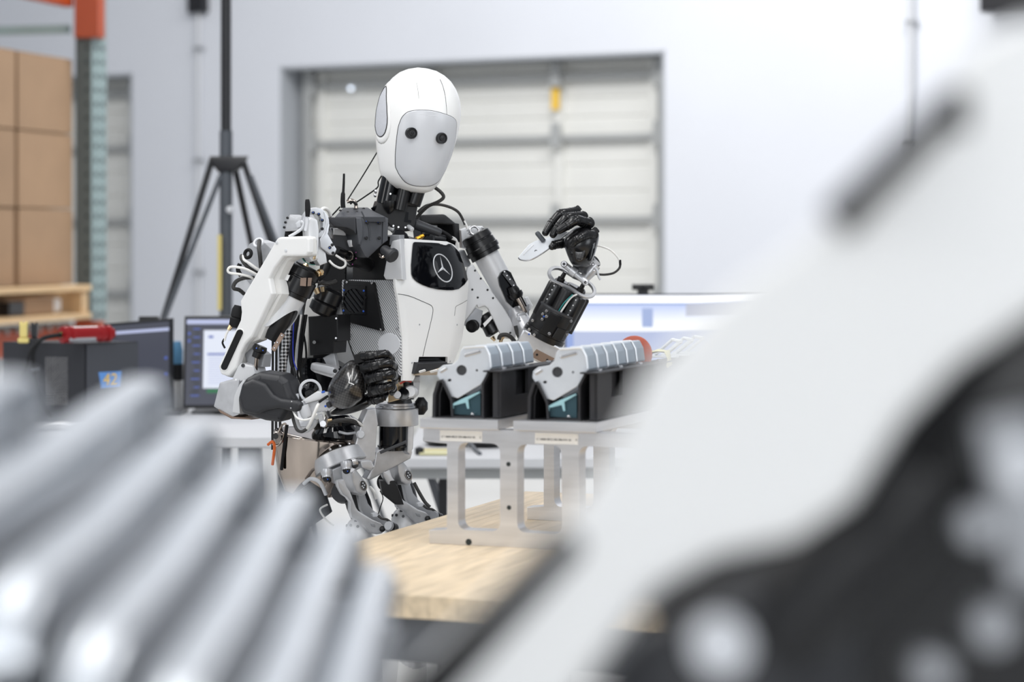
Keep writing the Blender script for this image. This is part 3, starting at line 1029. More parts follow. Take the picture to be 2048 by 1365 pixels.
MB().obox(p + V((0, 0, 0.004)), (0.05, 0, 0), (0, 0.06, 0), (0, 0, 0.003), 0.001).build('sheets', 'tape', t)
MB().obox(p + V((0, 0.055, 0.008)), (0.05, 0, 0), (0, 0.006, 0), (0, 0, 0.001)).build('binding', 'yellow', t)
p = W(1110, 480, YB - 0.05); p.z = zt_
t = thing('cable_spool', 'small spool of red and yellow wire on the folding table', 'spool', p)
MB().lathe(p, p + V((0, 0, 0.022)), [(0, 0.02), (1, 0.02)], 18).build('spool_base', 'bezel', t)
MB().lathe(p + V((0, 0, 0.022)), p + V((0, 0, 0.038)), [(0, 0.018), (1, 0.018)], 18).build('red_wire', 'red', t)
MB().lathe(p + V((0, 0, 0.038)), p + V((0, 0, 0.05)), [(0, 0.016), (1, 0.015)], 18).build('yellow_wire', 'sign_y', t)

# ================================================================== butcher block table, aluminium stand, racks, brackets
JA = 19.5
JU = V((math.cos(R(JA)), -math.sin(R(JA)), 0))
JV = V((math.sin(R(JA)), math.cos(R(JA)), 0))
JP = Plane(858, 1088, 4.45, -JA)
JO = JP.at(858, 1088)
TT = JO.z                                     # table top height
L0 = W(870, 1037, 0.1 + 4.72); 
Yl = (EYE - TT) * FP / (1037 - HY); L0 = W(870, 1037, Yl)
Yq = (EYE - TT) * FP / (1191 - HY); Q = W(800, 1191, Yq)
P0 = L0 - JV * ((L0 - Q).dot(JV))
TW, TD = 1.9, 1.55
c = P0 + JU * TW / 2 + JV * TD / 2
t = thing('workbench', 'butcher block workbench with light maple top under the aluminium stand', 'table', (c.x, c.y, 0))
tk = 0.036
ns = 40
random.seed(11)
for i in range(ns):
    u0, u1 = TW * i / ns, TW * (i + 1) / ns
    cut = [0, random.uniform(0.3, 1.2), TD]
    for j in range(2):
        v0, v1 = cut[j], cut[j + 1]
        cc = P0 + JU * (u0 + u1) / 2 + JV * (v0 + v1) / 2 - V((0, 0, tk / 2))
        MB().obox(cc, JU * ((u1 - u0) / 2 - 0.0002), JV * ((v1 - v0) / 2 - 0.0003), V((0, 0, tk / 2)), 0.0006).build('stave', 'wood', t)
fz = TT - tk
for (u0, u1, v0, v1) in ((0.06, TW - 0.06, 0.06, 0.1), (0.06, TW - 0.06, TD - 0.1, TD - 0.06), (0.06, 0.1, 0.06, TD - 0.06), (TW - 0.1, TW - 0.06, 0.06, TD - 0.06)):
    cc = P0 + JU * (u0 + u1) / 2 + JV * (v0 + v1) / 2
    cc.z = fz - 0.04
    MB().obox(cc, JU * (u1 - u0) / 2, JV * (v1 - v0) / 2, V((0, 0, 0.039)), 0.002).build('apron', 'legm', t)
for u in (0.09, TW - 0.09):
    for v in (0.09, TD - 0.09):
        cc = P0 + JU * u + JV * v
        MB().obox((cc.x, cc.y, fz / 2), JU * 0.035, JV * 0.035, V((0, 0, fz / 2)), 0.003).build('leg', 'legm', t)
cc = P0 + JU * TW / 2 + JV * TD / 2; cc.z = 0.25
MB().obox(cc, JU * (TW / 2 - 0.1), JV * (TD / 2 - 0.1), V((0, 0, 0.01)), 0.002).build('shelf', 'legm', t)

# stand
c = JO + JU * 0.2 + JV * 0.2
t = thing('aluminum_stand', 'machined aluminium stand with window openings on the wooden workbench', 'stand', (c.x, c.y, TT))
def J(u, v, z):
    p = JO + JU * u + JV * v
    p.z = TT + z
    return p
FZ = 0.213
def h_round(u0, u1, z0, z1, r=0.018):
    return fillet([(u0, z0), (u1, z0), (u1, z1), (u0, z1)], r, 5)
FW = 0.60
for vi, v in enumerate((0.0, 0.42)):
    out = [(0, 0), (FW, 0), (FW, .025), (FW - .035, .028), (FW - .035, .185), (FW + .012, .188), (FW + .012, FZ), (-.012, FZ), (-.012, .188), (.035, .185), (.035, .028), (0, .025)]
    holes = [h_round(.057, .139, .028, .188), h_round(.172, .257, .028, .188), h_round(.29, .40, .028, .188), h_round(.43, FW - .06, .028, .188)]
    if vi:
        out = [(x + .045, z) for x, z in out]
        holes = [[(x + .045, z) for x, z in h] for h in holes]
    b = MB().solid([J(x, v, z) for x, z in out], -JV, .038, .0012, [[J(x, v, z) for x, z in h] for h in holes])
    fr = b.build('frame', 'machined', t)
    if vi == 0:
        hb = MB()
        for (x, y) in ((1017, 929), (1018, 1016)):
            p = JP.at(x, y)
            hb.lathe(p - JV * 0.0006, p + JV * 0.004, [(0, .0042), (1, .0042)], 14)
        hb.lathe(J(.078, -.0006, .0062), J(.078, .004, .0062), [(0, .006), (1, .006)], 14)
        hb.build('dowel_hole', 'hole', fr, kind='stuff')
        for (x0_, x1_) in ((880, 964), (1070, 1156)):
            yt0 = 860 + (x0_ - 846) * .0275; yt1 = 860 + (x1_ - 846) * .0275
            MB().solid([JP.at(x0_, yt0 + 21.5, .0008), JP.at(x1_, yt1 + 21.5, .0008), JP.at(x1_, yt1, .0008), JP.at(x0_, yt0, .0008)], -JV, .001).build('engraved_label', mat('etched_label', (222, 221, 218), 0.6), fr)
            text('C 1-8684 BECC 876 886 8 01 02', 'lettering', 'ink', fr, JP.at(x0_ + 3, yt0 + 14.5, .0012), JU, (0, 0, 1), .0049)
            text('C', 'mark', 'ink', fr, JP.at(x1_ - 5, yt1 + 14.0, .0012), JU, (0, 0, 1), .0049)
PZ = FZ
plate_rng = []
for (xa, xb) in ((845, 1000), (1031, 1196)):
    ua = (JP.at(xa, 850) - JO).dot(JU); ub = (JP.at(xb, 855) - JO).dot(JU)
    plate_rng.append((ua, ub))
    b = MB().solid([J(ua, -.012, PZ + .0185), J(ub, -.012, PZ + .0185), J(ub, .66, PZ + .0185), J(ua, .66, PZ + .0185)], (0, 0, 1), .018, .001)
    b.build('mounting_plate', 'machined', t)
HZ = TT + PZ + .0188

rows_off = [V((0, 0, 0)), JP.at(1116, 744.3) - JP.at(923, 741)]
for r_ in rows_off: r_.z = 0
PITCH = .0625
BO = [(925.6, 696), (971.8, 693), (980, 709.5), (983, 736), (975, 745.7), (962, 769), (915.7, 797), (901, 793.5), (874.5, 752), (876, 739), (886, 731), (907.5, 727.6), (917, 719), (920.7, 703)]
def sheet(poly, row, v0, L, th_px=3.0, name='wall', m_='holder', par=None, off=-.02):
    """a bent strip: polyline (px) thickened and run along the depth of the stand"""
    pts = [V(p) for p in poly]
    a, bb = [], []
    for i, p in enumerate(pts):
        d = (pts[min(i + 1, len(pts) - 1)] - pts[max(i - 1, 0)])
        d.normalize()
        nrm = V((-d.y, d.x))
        a.append(p + nrm * th_px / 2); bb.append(p - nrm * th_px / 2)
    o = [JP.at(q.x, q.y, off) + rows_off[row] for q in a + bb[::-1]]
    return MB().solid([p + JV * v0 for p in o], -JV, L, .0006).build(name, m_, par)
for row in (0, 1):
    L = (.5, .8)[row]
    cx_ = JP.at(940, 838) + rows_off[row] + JV * L / 2
    t = thing('bracket_rack', ('black plastic rack holding four grey brackets, left on the aluminium stand', 'black plastic rack holding six grey brackets, right on the aluminium stand')[row], 'rack', (cx_.x, cx_.y, HZ))
    zb_ = lambda pts: [(x, min(y, 836.5)) for x, y in pts]
    sheet(zb_([(867, 837), (868, 790), (876, 764), (884, 762)]), row, 0, .02, 6, 'post', 'holder', t)
    sheet(zb_([(867, 837), (868, 790), (876, 764), (884, 762)]), row, .03, L - .03, 3, 'side_sheet', 'holder', t)
    sheet([(884, 763), (902, 802), (904, 836)], row, 0, L, 4, 'trough_side', 'holder', t)
    sheet([(902, 835), (968, 836)], row, 0, L, 4.5, 'trough_floor', 'holder', t)
    sheet([(965, 836), (965, 769), (976, 746)], row, 0, L, 4.5, 'trough_side', 'holder', t)
    sheet([(862, 836), (902, 836.5)], row, 0, L, 3, 'foot', 'holder', t)
    # right post and window wall
    sheet([(993, 743), (993, 836)], row, 0, .012, 15, 'post', 'holder', t)
    q0 = JP.at(1001, 742, -.02) + rows_off[row]; q1 = JP.at(1001, 836.5, -.02) + rows_off[row]
    nwin = (2, 3)[row]
    holes = []
    for k in range(nwin):
        va = .085 + k * .21
        zt0, zb0 = q0.z - .002, q0.z - .05
        holes.append([V((q0.x, q0.y, z)) + JV * v for v, z in ((va, zb0), (va + .07, zb0), (va + .07, zt0), (va, zt0))])
    MB().solid([q1, q1 + JV * L, q0 + JV * L, q0], JU, .006, 0, holes).build('window_wall', 'holder', t)
    sheet([(986, 743), (986, 836)], row, .012, L - .012, 2, 'inner_wall', 'holder', t)
    b = MB()
    fu = [JP.at(966, 741.5, -.012), JP.at(1004, 741.5, -.012)]
    a0, a1 = fu[0] + rows_off[row], fu[1] + rows_off[row]
    a1.z = a0.z
    b.solid([a0, a1, a1 + JV * (L + .005), a0 + JV * (L + .005)], (0, 0, 1), .0028, .0005)
    b.build('top_flange', 'holder', t)
    for k in range(int(L / .12)):
        p = (a0 * .45 + a1 * .55) + JV * (.055 + k * .13)
        MB().lathe(p, p + V((0, 0, .004)), [(0, .0052), (.6, .0052), (1, .003)], 12).build('screw', 'steel', t)
    # dark reflective insert below the brackets
    gl = [JP.at(x, y, -.03) + rows_off[row] for x, y in ((905, 806), (927, 796), (961, 781), (961, 832), (905, 829))]
    MB().solid(gl, -JV, .004, .0005).build('insert_plate', 'glass', t)
    gl = [JP.at(x, y, -.024) + rows_off[row] for x, y in ((927, 797), (958, 784), (960, 786), (936, 800), (938, 818), (934, 818), (931, 806), (907, 812), (906, 824), (904, 824), (905, 808))]
    MB().solid(gl, -JV, .004, .0005).build('clip', mat('pale_teal', (150, 190, 196), 0.3), t)
    MB().lathe(JP.at(945, 830, -.021) + rows_off[row], JP.at(945, 826, -.021) + rows_off[row], [(0, .004), (.6, .004), (1, .0025)], 10).build('screw', 'steel', t)

FL = .052
def make_bracket(label):
    o = JP.at(940, 760, -.028)
    t = thing('sheet_bracket', label, 'bracket', o, 'grey sheet brackets in the racks')
    out = fillet(BO, 6, 4)
    hole = circle2(923, 741, 10.5, n=20)
    h2, h3 = circle2(953.6, 741.3, 2.6, n=10), circle2(898.8, 761, 4.2, 3, n=10, rot=-.3)
    fc = MB().plate(out, JP, .003, .001, [hole, h2, h3], off=-.028).build('face_plate', 'zinc', t)
    MB().plate(capsule2(931, 711, 958.5, 703.5, 3.6), JP, .004, .0018, off=-.0262).build('slot_bead', 'steel', fc)
    MB().plate(capsule2(882, 743.5, 891.5, 737.5, 3.4), JP, .004, .0018, off=-.0262).build('slot_bead', 'steel', fc)
    MB().plate(circle2(923, 741, 10.5, n=20), JP, .003, 0, off=-.0315).build('boss', 'dark', fc)
    for a, e, nm in ((0, 20, 'flange'), (36, 50, 'flange')):
        ch = [V(p) for p in (fillet(BO, 6, 4) * 2)[a:e]]
        cen = V((935, 745))
        o_ = [JP.at(p.x, p.y, -.029) for p in ch]
        i_ = [JP.at(*(p + (cen - p).normalized() * 2.4), -.029) for p in ch]
        rings = [[x, x + JV * FL, y + JV * FL, y] for x, y in zip(o_, i_)]
        f = MB().loft(rings).build(nm, 'zinc_b', t)
    # rolled rim along the right edge
    ch = [V(p) for p in fillet(BO, 6, 4)][4:18]
    MB().tube([JP.at(p.x - 1, p.y, -.0275) for p in ch], .0022, 8, sm=1).build('rim', 'zinc', t)
    return t
ordn = ['front', 'second', 'third', 'fourth', 'fifth', 'sixth']
b0 = make_bracket('front grey sheet bracket in the left black rack, face fully visible')
b0loc = V(b0.location)
for row, n in ((0, 4), (1, 6)):
    for k in range(n):
        if row == 0 and k == 0: continue
        side = ('left', 'right')[row]
        lab = f'{ordn[k]} grey sheet bracket from the front in the {side} black rack' + (', face fully visible' if k == 0 else '')
        copy_thing(b0, b0loc + rows_off[row] + JV * (PITCH * k), lab)

# small things on the right rack
fz = JP.at(966, 741.5, -.012).z + .0005
p = JP.at(985, 741, -.03) + rows_off[1] + JV * .40; p.z = fz
t = thing('sanding_disc', 'round brick red disc standing behind the last bracket of the right rack', 'disc', p)
n_ = (JV * .5 + JU * -.85).normalized()
cdisc = p + V((0, 0, .014)) - JU * .034
MB().lathe(cdisc - JV * .003, cdisc + JV * .004, [(0, .034), (.2, .036), (.8, .036), (1, .034)], 32).build('disc', 'redc', t)
MB().lathe(cdisc - JV * .005, cdisc - JV * .002, [(0, .01), (1, .01)], 16).build('hub', 'mgrey', t)
p = JP.at(990, 741, -.03) + rows_off[1] + JV * .45; p.z = fz
t = thing('masking_tape', 'crumpled strip of pale yellow masking tape hanging over the right rack', 'tape', p)
rws = []
for i, (du, z) in enumerate(((-.028, .012), (-.015, .017), (0, .02), (.014, .018), (.019, .005), (.019, -.012))):
    rws.append([p + JU * (du + .002 * math.sin(i * 2 + j)) + JV * (.012 * j - .02) + V((0, 0, z + .003 * math.sin(3 * i + 2 * j))) for j in range(4)])
o = MB().grid(rws).build('strip', 'tape', t, ang=180)
md = o.modifiers.new('thick', 'SOLIDIFY'); md.thickness = .0012
for k in range(3):
    p = JP.at(985, 741, -.03) + rows_off[1] + JV * (.52 + .085 * k); p.z = fz
    t = thing('clear_clip', f'{["nearest", "middle", "farthest"][k]} transparent plastic clip standing on the right rack', 'clip', p, 'clear plastic clips on the right rack')
    q = p + V((0, 0, .004))
    MB().bar(q - JU * .03, q + JU * .012 + V((0, 0, .036)), .02, .004, bev=.0008).build('arm', 'clear', t)
    MB().bar(q - JU * .012 + V((0, 0, -.002)), q + JU * .028 + V((0, 0, .03)), .02, .004, bev=.0008).build('arm', 'clear', t)
    MB().bar(q - JU * .035, q + JU * .02, .022, .004, bev=.0008).build('foot', 'clear', t)
    MB().bar(q + JU * .012 + V((0, 0, .034)), q + JU * .028 + V((0, 0, .031)), .02, .005, bev=.001).build('tip', 'clear', t)
# ================================================================== blurred row of brackets close to the camera
YF, YN = 1.85, 1.12
prof = [(300, 748), (398, 832), (496, 902), (592, 966), (682, 1034), (752, 1112)]
FGZ = 1.085
fx = W(480, 480, YF).x
tb = thing('side_table', 'grey side table below the frame carrying the blurred bracket stand', 'table', (-0.34, 1.45, 0))
MB().obox((-0.34, 1.45, 0.795), (0.36, 0, 0), (0, 0.5, 0), (0, 0, 0.015), 0.003).build('table_top', 'desk', tb)
for sx in (-1, 1):
    for sy in (-1, 1):
        MB().obox((-0.34 + sx * 0.32, 1.45 + sy * 0.46, 0.39), (0.02, 0, 0), (0, 0.02, 0), (0, 0, 0.39), 0.002).build('leg', 'legm', tb)
ts = thing('aluminum_stand', 'blurred aluminium stand below the nearest row of brackets', 'stand', (-0.34, 1.45, 0.81))
for y in (YN + 0.02, YF - 0.04):
    out = [(-.47, .8102), (0.02, .81), (0.02, .835), (-.03, .84), (-.03, 1.04), (0.02, 1.045), (0.02, 1.06), (-.47, 1.06), (-.47, 1.045), (-.43, 1.04), (-.43, .84), (-.47, .835)]
    ho = [[V((x - .125, y, z)) for x, z in h_round(-.4, -.25, .84, 1.035)], [V((x - .125, y, z)) for x, z in h_round(-.2, -.06, .84, 1.035)]]
    MB().solid([V((x - .125, y, z)) for x, z in out], (0, -1, 0), 0.038, 0.001, ho).build('frame', 'machined', ts)
MB().obox((-0.34, (YN + YF) / 2, 1.07), (0.235, 0, 0), (0, (YF - YN) / 2 + 0.03, 0), (0, 0, 0.0095), 0.001).build('mounting_plate', 'machined', ts)
th = thing('bracket_rack', 'black rack under the blurred brackets in the left foreground', 'rack', (-0.3, 1.45, 1.08))
MB().obox((-0.3, (YN + YF) / 2, 1.087), (0.19, 0, 0), (0, (YF - YN) / 2, 0), (0, 0, 0.006), 0.001).build('rack_base', 'holder', th)
MB().obox((-0.3, YN + 0.012, 1.1), (0.19, 0, 0), (0, 0.006, 0), (0, 0, 0.008), 0.001).build('rail', 'holder', th)
MB().obox((-0.3, YF - 0.02, 1.1), (0.19, 0, 0), (0, 0.006, 0), (0, 0, 0.008), 0.001).build('rail', 'holder', th)
names = ['first', 'second', 'third', 'fourth', 'fifth', 'sixth', 'seventh', 'eighth', 'ninth']
def fg_bracket(x, z, lab, tilt=0.0, yf=YF, yn=YN, w=0.021, sag=0.02):
    """one bracket: web plate running towards the camera, rounded flange along its upper edge"""
    zb = 1.0935
    t = thing('sheet_bracket', lab, 'bracket', (x, (yf + yn) / 2, zb), 'blurred grey brackets in the left foreground')
    pr = [(yf, z - 0.06), (yf - 0.006, z - 0.012), (yf - 0.02, z - 0.002), (yf - 0.05, z), (yf - 0.25, z - sag * 0.4), (yf - 0.45, z - sag), (yn + 0.05, z - sag * 1.3), (yn + 0.01, z - sag * 1.4 - 0.008), (yn, z - sag * 1.4 - 0.03)]
    web = [V((x, y, zz)) for y, zz in [(yf, zb)] + pr + [(yn, zb)]]
    MB().solid(web, (1, 0, 0), 0.002, 0).build('face_plate', 'zinc', t)
    # flange: an arched strip sitting on the web's edge
    rows = []
    for y, zz in pr:
        rows.append([V((x - 0.001 + w * (u), y, zz - 0.0035 * (2 * u - 1) ** 2)) for u in (0, .15, .35, .5, .65, .85, 1.0)] + [V((x - 0.001 + w * u, y, zz - 0.003 - 0.0035 * (2 * u - 1) ** 2)) for u in (1, .5, 0)])
    MB().loft(rows).build('flange', 'zinc', t, ang=60)
    MB().obox((x + 0.0118, yf - 0.004, (zb + z - 0.016) / 2), (0.0125, 0, 0), (0, 0, (z - 0.016 - zb) / 2), (0, -0.001, 0)).build('end_flange', 'mgrey', t)
    MB().obox((x + 0.0118, (yf + yn) / 2, z - 0.055), (0.0125, 0, 0), (0, (yf - yn) / 2 - 0.01, 0), (0, 0, 0.001)).build('inner_flange', 'mgrey', t)
    sl = [V((x + 0.0012, y, zz)) for y, zz in capsule2(yf - 0.12, z - 0.04, yf - 0.2, z - 0.045, 0.006, 5)]
    MB().solid(sl, (1, 0, 0), 0.0015, 0.0005).build('slot_bead', 'zinc', t)
    return t
for i, (px_, py_) in enumerate(prof):
    p = W(px_, py_, YF)
    fg_bracket(p.x - 0.006, p.z, f'{names[i]} bracket from the left in the blurred descending foreground row')
p = W(30, 722, 1.5)
for k in range(3):
    q = W(-150 + 85 * k, 676 + 30 * k, 1.55)
    fg_bracket(q.x, q.z, f'{["outermost", "middle", "inner"][k]} bracket of the short blurred row at the left picture edge', yf=1.55, yn=1.12, sag=0.03)

# ================================================================== second robot's arm, out of focus on the right
YA = 1.12
t2 = thing('humanoid_robot', 'out of focus second robot at the right, huge white arm with dark pad', 'robot', (0.45, 1.35, 0))
def A(px, py, d=0.0):
    return W(px, py, YA) + V((0, d, 0))
PA = Plane(1500, 700, YA, -20)
cov = [(2400, 20), (2030, 45, 40), (1930, 95, 60), (1870, 200, 40), (1660, 440, 80), (1470, 570, 60), (1290, 740, 80), (1215, 905, 60), (1150, 1010, 60), (835, 1325, 60), (700, 1530, 80), (760, 1620, 60), (930, 1600, 60), (1120, 1420, 60), (1290, 1190, 80), (1420, 1118, 80), (1580, 1082, 80), (1690, 1010, 80), (1790, 850, 100), (1900, 735, 80), (2060, 630, 60), (2350, 420)]
b = MB().plate(cov, PA, 0.03, 0.006, r=30, steps=3)
cv = b.build('upper_arm_cover', 'white', t2)
slot = fillet([(1128, 1050), (1172, 1092), (880, 1420), (760, 1520), (715, 1460)], 30)
MB().plate(slot, PA, 0.006, 0.001, off=0.002).build('arm_pad', 'rubber', cv, label='dark rubber pad on the white arm cover')
# black housing bar on the outer side
MB().bar(A(1668, 430, -0.03), A(1880, 222, -0.03), 0.014, 0.02, up=(0, -1, 0.3), bev=0.004).build('cable_guard', 'black', t2)
MB().cyl(A(1700, 450, -.03), A(1650, 400, -0.03), 0.008, 14, 0.002).build('end_cap', 'black', t2)
MB().cyl(A(1890, 185, -.03), A(1890, 270, -.03), 0.007, 14, 0.002).build('end_cap', 'black', t2)
# motor and tube under the cover
MB().lathe(A(2260, 560, 0.05), A(1900, 980, 0.05), [(0, .036), (.1, .038), (.35, .038), (.36, .034), (.42, .034), (.43, .038), (.9, .038), (1, .03)], 32).build('motor', 'anod', t2)
MB().lathe(A(1960, 900, 0.05), A(1560, 1330, 0.06), [(0, .03), (.4, .031), (1, .025)], 28).build('arm_tube', 'black', t2)
MB().lathe(A(1700, 1090, 0.075), A(1330, 1300, 0.085), [(0, .02), (.3, .024), (.7, .024), (1, .018)], 24).build('actuator', 'anod', t2)
hull([A(1180, 1420, .03), A(1340, 1240, .04), A(1600, 1130, .05), A(1760, 1200, .05), A(1800, 1700, .05), A(1250, 1700, .05), A(1240, 1500, .12), A(1760, 1250, .13), A(1780, 1680, .13), A(1300, 1680, .12)], 'forearm_shell', 'char2', t2, 2)
MB().obox(A(1990, 1180, 0.16), (.11, 0, 0), (0, .02, 0), (0, 0, .11), .006).build('chest_panel', 'black', t2)
MB().tube([A(2100, 760, .03), A(2010, 840, .02), A(1985, 960, .02), A(2040, 1080, .02), A(2120, 1200, .03)], .007, 10).build('cable', 'rubber', t2)
MB().tube([A(2000, 700, .03), A(1870, 800, .01), A(1780, 940, .01), A(1730, 1060, .02)], .007, 10).build('cable', 'rubber', t2)
for (x, y, r_, m_) in ((1440, 1290, .014, 'lgrey'), (1950, 1050, .009, 'mgrey'), (1860, 1340, .009, 'mgrey'), (2030, 930, .012, 'lgrey'), (1980, 1250, .01, 'mgrey')):  # pale discs colour in the blurred highlights on the black parts
    MB().lathe(A(x, y, -.012), A(x, y, .02), [(0, r_ * .8), (.1, r_), (.5, r_), (.55, r_ * .8), (1, r_ * .8)], 18).build('connector', m_, t2)
MB().bar(A(2010, 830, .0), A(2085, 1180, .01), .03, .02, up=(0, -1, 0), bev=.004).build('link', 'mgrey', t2)
# the rest of that robot stands outside the frame
bx = V((0.45, 1.35, 0))
MB().lathe(bx + V((0, 0, 1.02)), bx + V((0, 0, 1.5)), [(0, .12), (.3, .14), (.8, .16), (1, .1)], 20, squash=.7).build('torso_shell', 'white', t2)
MB().lathe(bx + V((0, 0, .86)), bx + V((0, 0, 1.02)), [(0, .12), (1, .1)], 20).build('pelvis', 'cast', t2)
MB().lathe(A(2350, 100, .08), bx + V((-.1, -.05, 1.42)), [(0, .04), (1, .05)], 20).build('shoulder_joint', 'silver', t2)
for s in (-1, 1):
    MB().lathe(bx + V((s * .09, 0, .88)), bx + V((s * .1, -.02, .46)), [(0, .07), (1, .05)], 18).build('thigh', 'cast', t2)
    MB().lathe(bx + V((s * .1, -.02, .48)), bx + V((s * .1, .02, .05)), [(0, .05), (.3, .05), (1, .035)], 18).build('shin', 'white', t2)
    MB().obox(bx + V((s * .1, -.04, .03)), (.04, 0, 0), (0, .11, 0), (0, 0, .03), .01).build('foot', 'black', t2)
# ================================================================== the humanoid robot in focus
YR = 5.2
RB = W(800, 480, 5.32); RB.z = 0
rob = thing('humanoid_robot', 'white and black humanoid robot holding up a metal bracket beside the workbench', 'robot', RB)
PXM = FP / YR
def P(px, py, d=0.0):                     # point seen at (px,py), d metres beyond the torso's front corner
    return W(px, py, YR + d)
def r(n):                                 # px -> metres at the robot
    return n / PXM
FR = Plane(795, 600, YR, 50)              # front of the torso
SD = Plane(795, 600, YR + .012, -40)             # right side of the torso
CAMN = V((0, -1, 0))
def dF(px):                               # depth of the torso's front face in column px
    return (px - 795) / PXM * 1.19
def part(b, name, m, par=rob, **k):
    return b.build(name, m, par, **k)
def bolts(items, name, m, par, n=None, rad=2.6, h=None):
    b = MB()
    for it in items:
        p, nn = it if n is None else (it, n)
        b.bolt(p, nn, r(rad), h)
    return b.build(name, m, par, kind='stuff' if len(items) > 1 else None)

# ---------------------------------------------------------------- head
HC = P(833, 258, 0.07)
HM = Matrix.Rotation(R(27), 3, 'Z') @ Matrix.Rotation(R(8.5), 3, 'Y') @ Matrix.Rotation(R(6), 3, 'X')
def HL(x, y, z):                          # head space: x to image right, y away from the face, z up
    return HC + HM @ V((x, y, z))
# (z, half width, front depth, back depth)
hp = [(-.1375, .012, .040, -.010), (-.1345, .034, .064, .0), (-.126, .050, .079, .018), (-.108, .063, .088, .045), (-.08, .071, .0945, .066), (-.045, .079, .0985, .086), (-.01, .0845, .1, .099), (.025, .0865, .1, .105), (.055, .0845, .0955, .104), (.08, .078, .085, .096), (.1, .0675, .0695, .082), (.115, .055, .052, .065), (.1255, .039, .034, .044), (.132, .021, .016, .022), (.1335, .005, .003, .005)]
def hprof(z):
    for i in range(len(hp) - 1):
        if hp[i][0] <= z <= hp[i + 1][0]:
            f = (z - hp[i][0]) / (hp[i + 1][0] - hp[i][0])
            return [hp[i][k] + (hp[i + 1][k] - hp[i][k]) * f for k in (1, 2, 3)]
    return hp[0][1:] if z < hp[0][0] else hp[-1][1:]
NE = 2.2
def hring(z, w_, fd, bd, n=48):
    out = []
    for k in range(n):
        a = 2 * math.pi * k / n
        c, s = math.cos(a), math.sin(a)
        x = w_ * math.copysign(abs(c) ** (2 / NE), c)
        y = (fd if s < 0 else bd) * math.copysign(abs(s) ** (2 / NE), s)
        out.append((x, y, z))
    return out
def hfront(x, z):
    w_, fd, bd = hprof(z)
    q = min(1, abs(x) / w_)
    return -fd * (max(0, 1 - q ** NE)) ** (1 / NE)
def hside(y, z, s=-1):
    w_, fd, bd = hprof(z)
    q = min(1, abs(y) / (fd if y < 0 else bd))
    return s * w_ * (max(0, 1 - q ** NE)) ** (1 / NE)
b = MB()
zz = []
for i in range(len(hp) - 1):
    for k in range(3):
        z = hp[i][0] + (hp[i + 1][0] - hp[i][0]) * k / 3
        zz.append(z)
zz.append(hp[-1][0])
# smooth profile (Catmull-Rom through the table)
def hsm(z):
    i = max(j for j in range(len(hp) - 1) if hp[j][0] <= z + 1e-9)
    f = (z - hp[i][0]) / (hp[i + 1][0] - hp[i][0])
    out = []
    for k in (1, 2, 3):
        p0, p1, p2, p3 = hp[max(i - 1, 0)][k], hp[i][k], hp[i + 1][k], hp[min(i + 2, len(hp) - 1)][k]
        out.append(0.5 * (2 * p1 + (p2 - p0) * f + (2 * p0 - 5 * p1 + 4 * p2 - p3) * f * f + (3 * p1 - p0 - 3 * p2 + p3) * f ** 3))
    return out
b.loft([[HL(*q) for q in hring(z, *[max(t, .001) for t in hsm(z)])] for z in zz])
head = part(b, 'head_shell', 'white')
def head_ray(px, py, off=0.0):            # where the photo's ray meets the head's front
    lo, hi = 0.0, 0.0
    y = -0.1
    p = None
    for _ in range(30):
        # intersect the ray with the plane y=const of head space, then relax y onto the surface
        n = HM @ V((0, 1, 0))
        o = HL(0, y, 0)
        e = V((0, 0, EYE)); d = V(((px - CX) / FP, 1, -(py - HY) / FP))
        q = e + d * ((o - e).dot(n) / d.dot(n))
        l = HM.transposed() @ (q - HC)
        y = 0.5 * y + 0.5 * hfront(l.x, l.z)
    return V((l.x, hfront(l.x, l.z) - off, l.z))
# face panel: outline from the photo, laid on the shell and standing slightly proud
fo = [(790.5, 330), (791, 300), (795, 262), (800, 243), (806, 232), (816, 224), (832, 220.8), (850, 220.5), (868, 222.5), (886, 227), (902, 233), (909, 238), (912.5, 245), (912, 262), (908, 290), (903, 310), (893, 335), (882, 356), (873, 366), (862, 371.5), (846, 373), (825, 371), (810, 364), (800, 352), (794, 341)]
fl = [head_ray(x, y) for x, y in fo]
fc = V((sum(p.x for p in fl) / len(fl), 0, sum(p.z for p in fl) / len(fl)))
fsm = catmull([V((p.x, 0, p.z)) for p in fl], 3, True)
rings = []
for f in (1.0, .995, .97, .9, .75, .55, .35, .15, .03):
    rg = []
    for p in fsm:
        q = fc + (p - fc) * f
        y = hfront(q.x, q.z)
        proud = .0005 if f == 1.0 else .0022
        flat = .006 * (1 - f)                      # flatter than the shell
        rg.append(HL(q.x, y * 1.0 - proud + flat * .3, q.z))
    rings.append(rg)
b = MB().loft(rings[::-1])
face = part(b, 'face_panel', 'face', ang=180)
MB().tube([HL(p.x, hfront(p.x, p.z) - .0004, p.z) for p in fsm], .0009, 6, True, 1).build('seam', 'seam', head)
def seam(pts, name='seam', rad=.0006):
    q = [head_ray(x, y) for x, y in pts]
    MB().tube([HL(p.x, p.y - .0001, p.z) for p in q], rad, 6, False, 4).build(name, 'seam', head)
seam([(893.5, 229), (892.5, 212), (890, 190), (885.5, 172), (880, 159)])
seam([(838, 220), (837.5, 200), (836, 182), (833, 165)], rad=.0003)
seam([(833.5, 372), (831, 378)], rad=.0004)
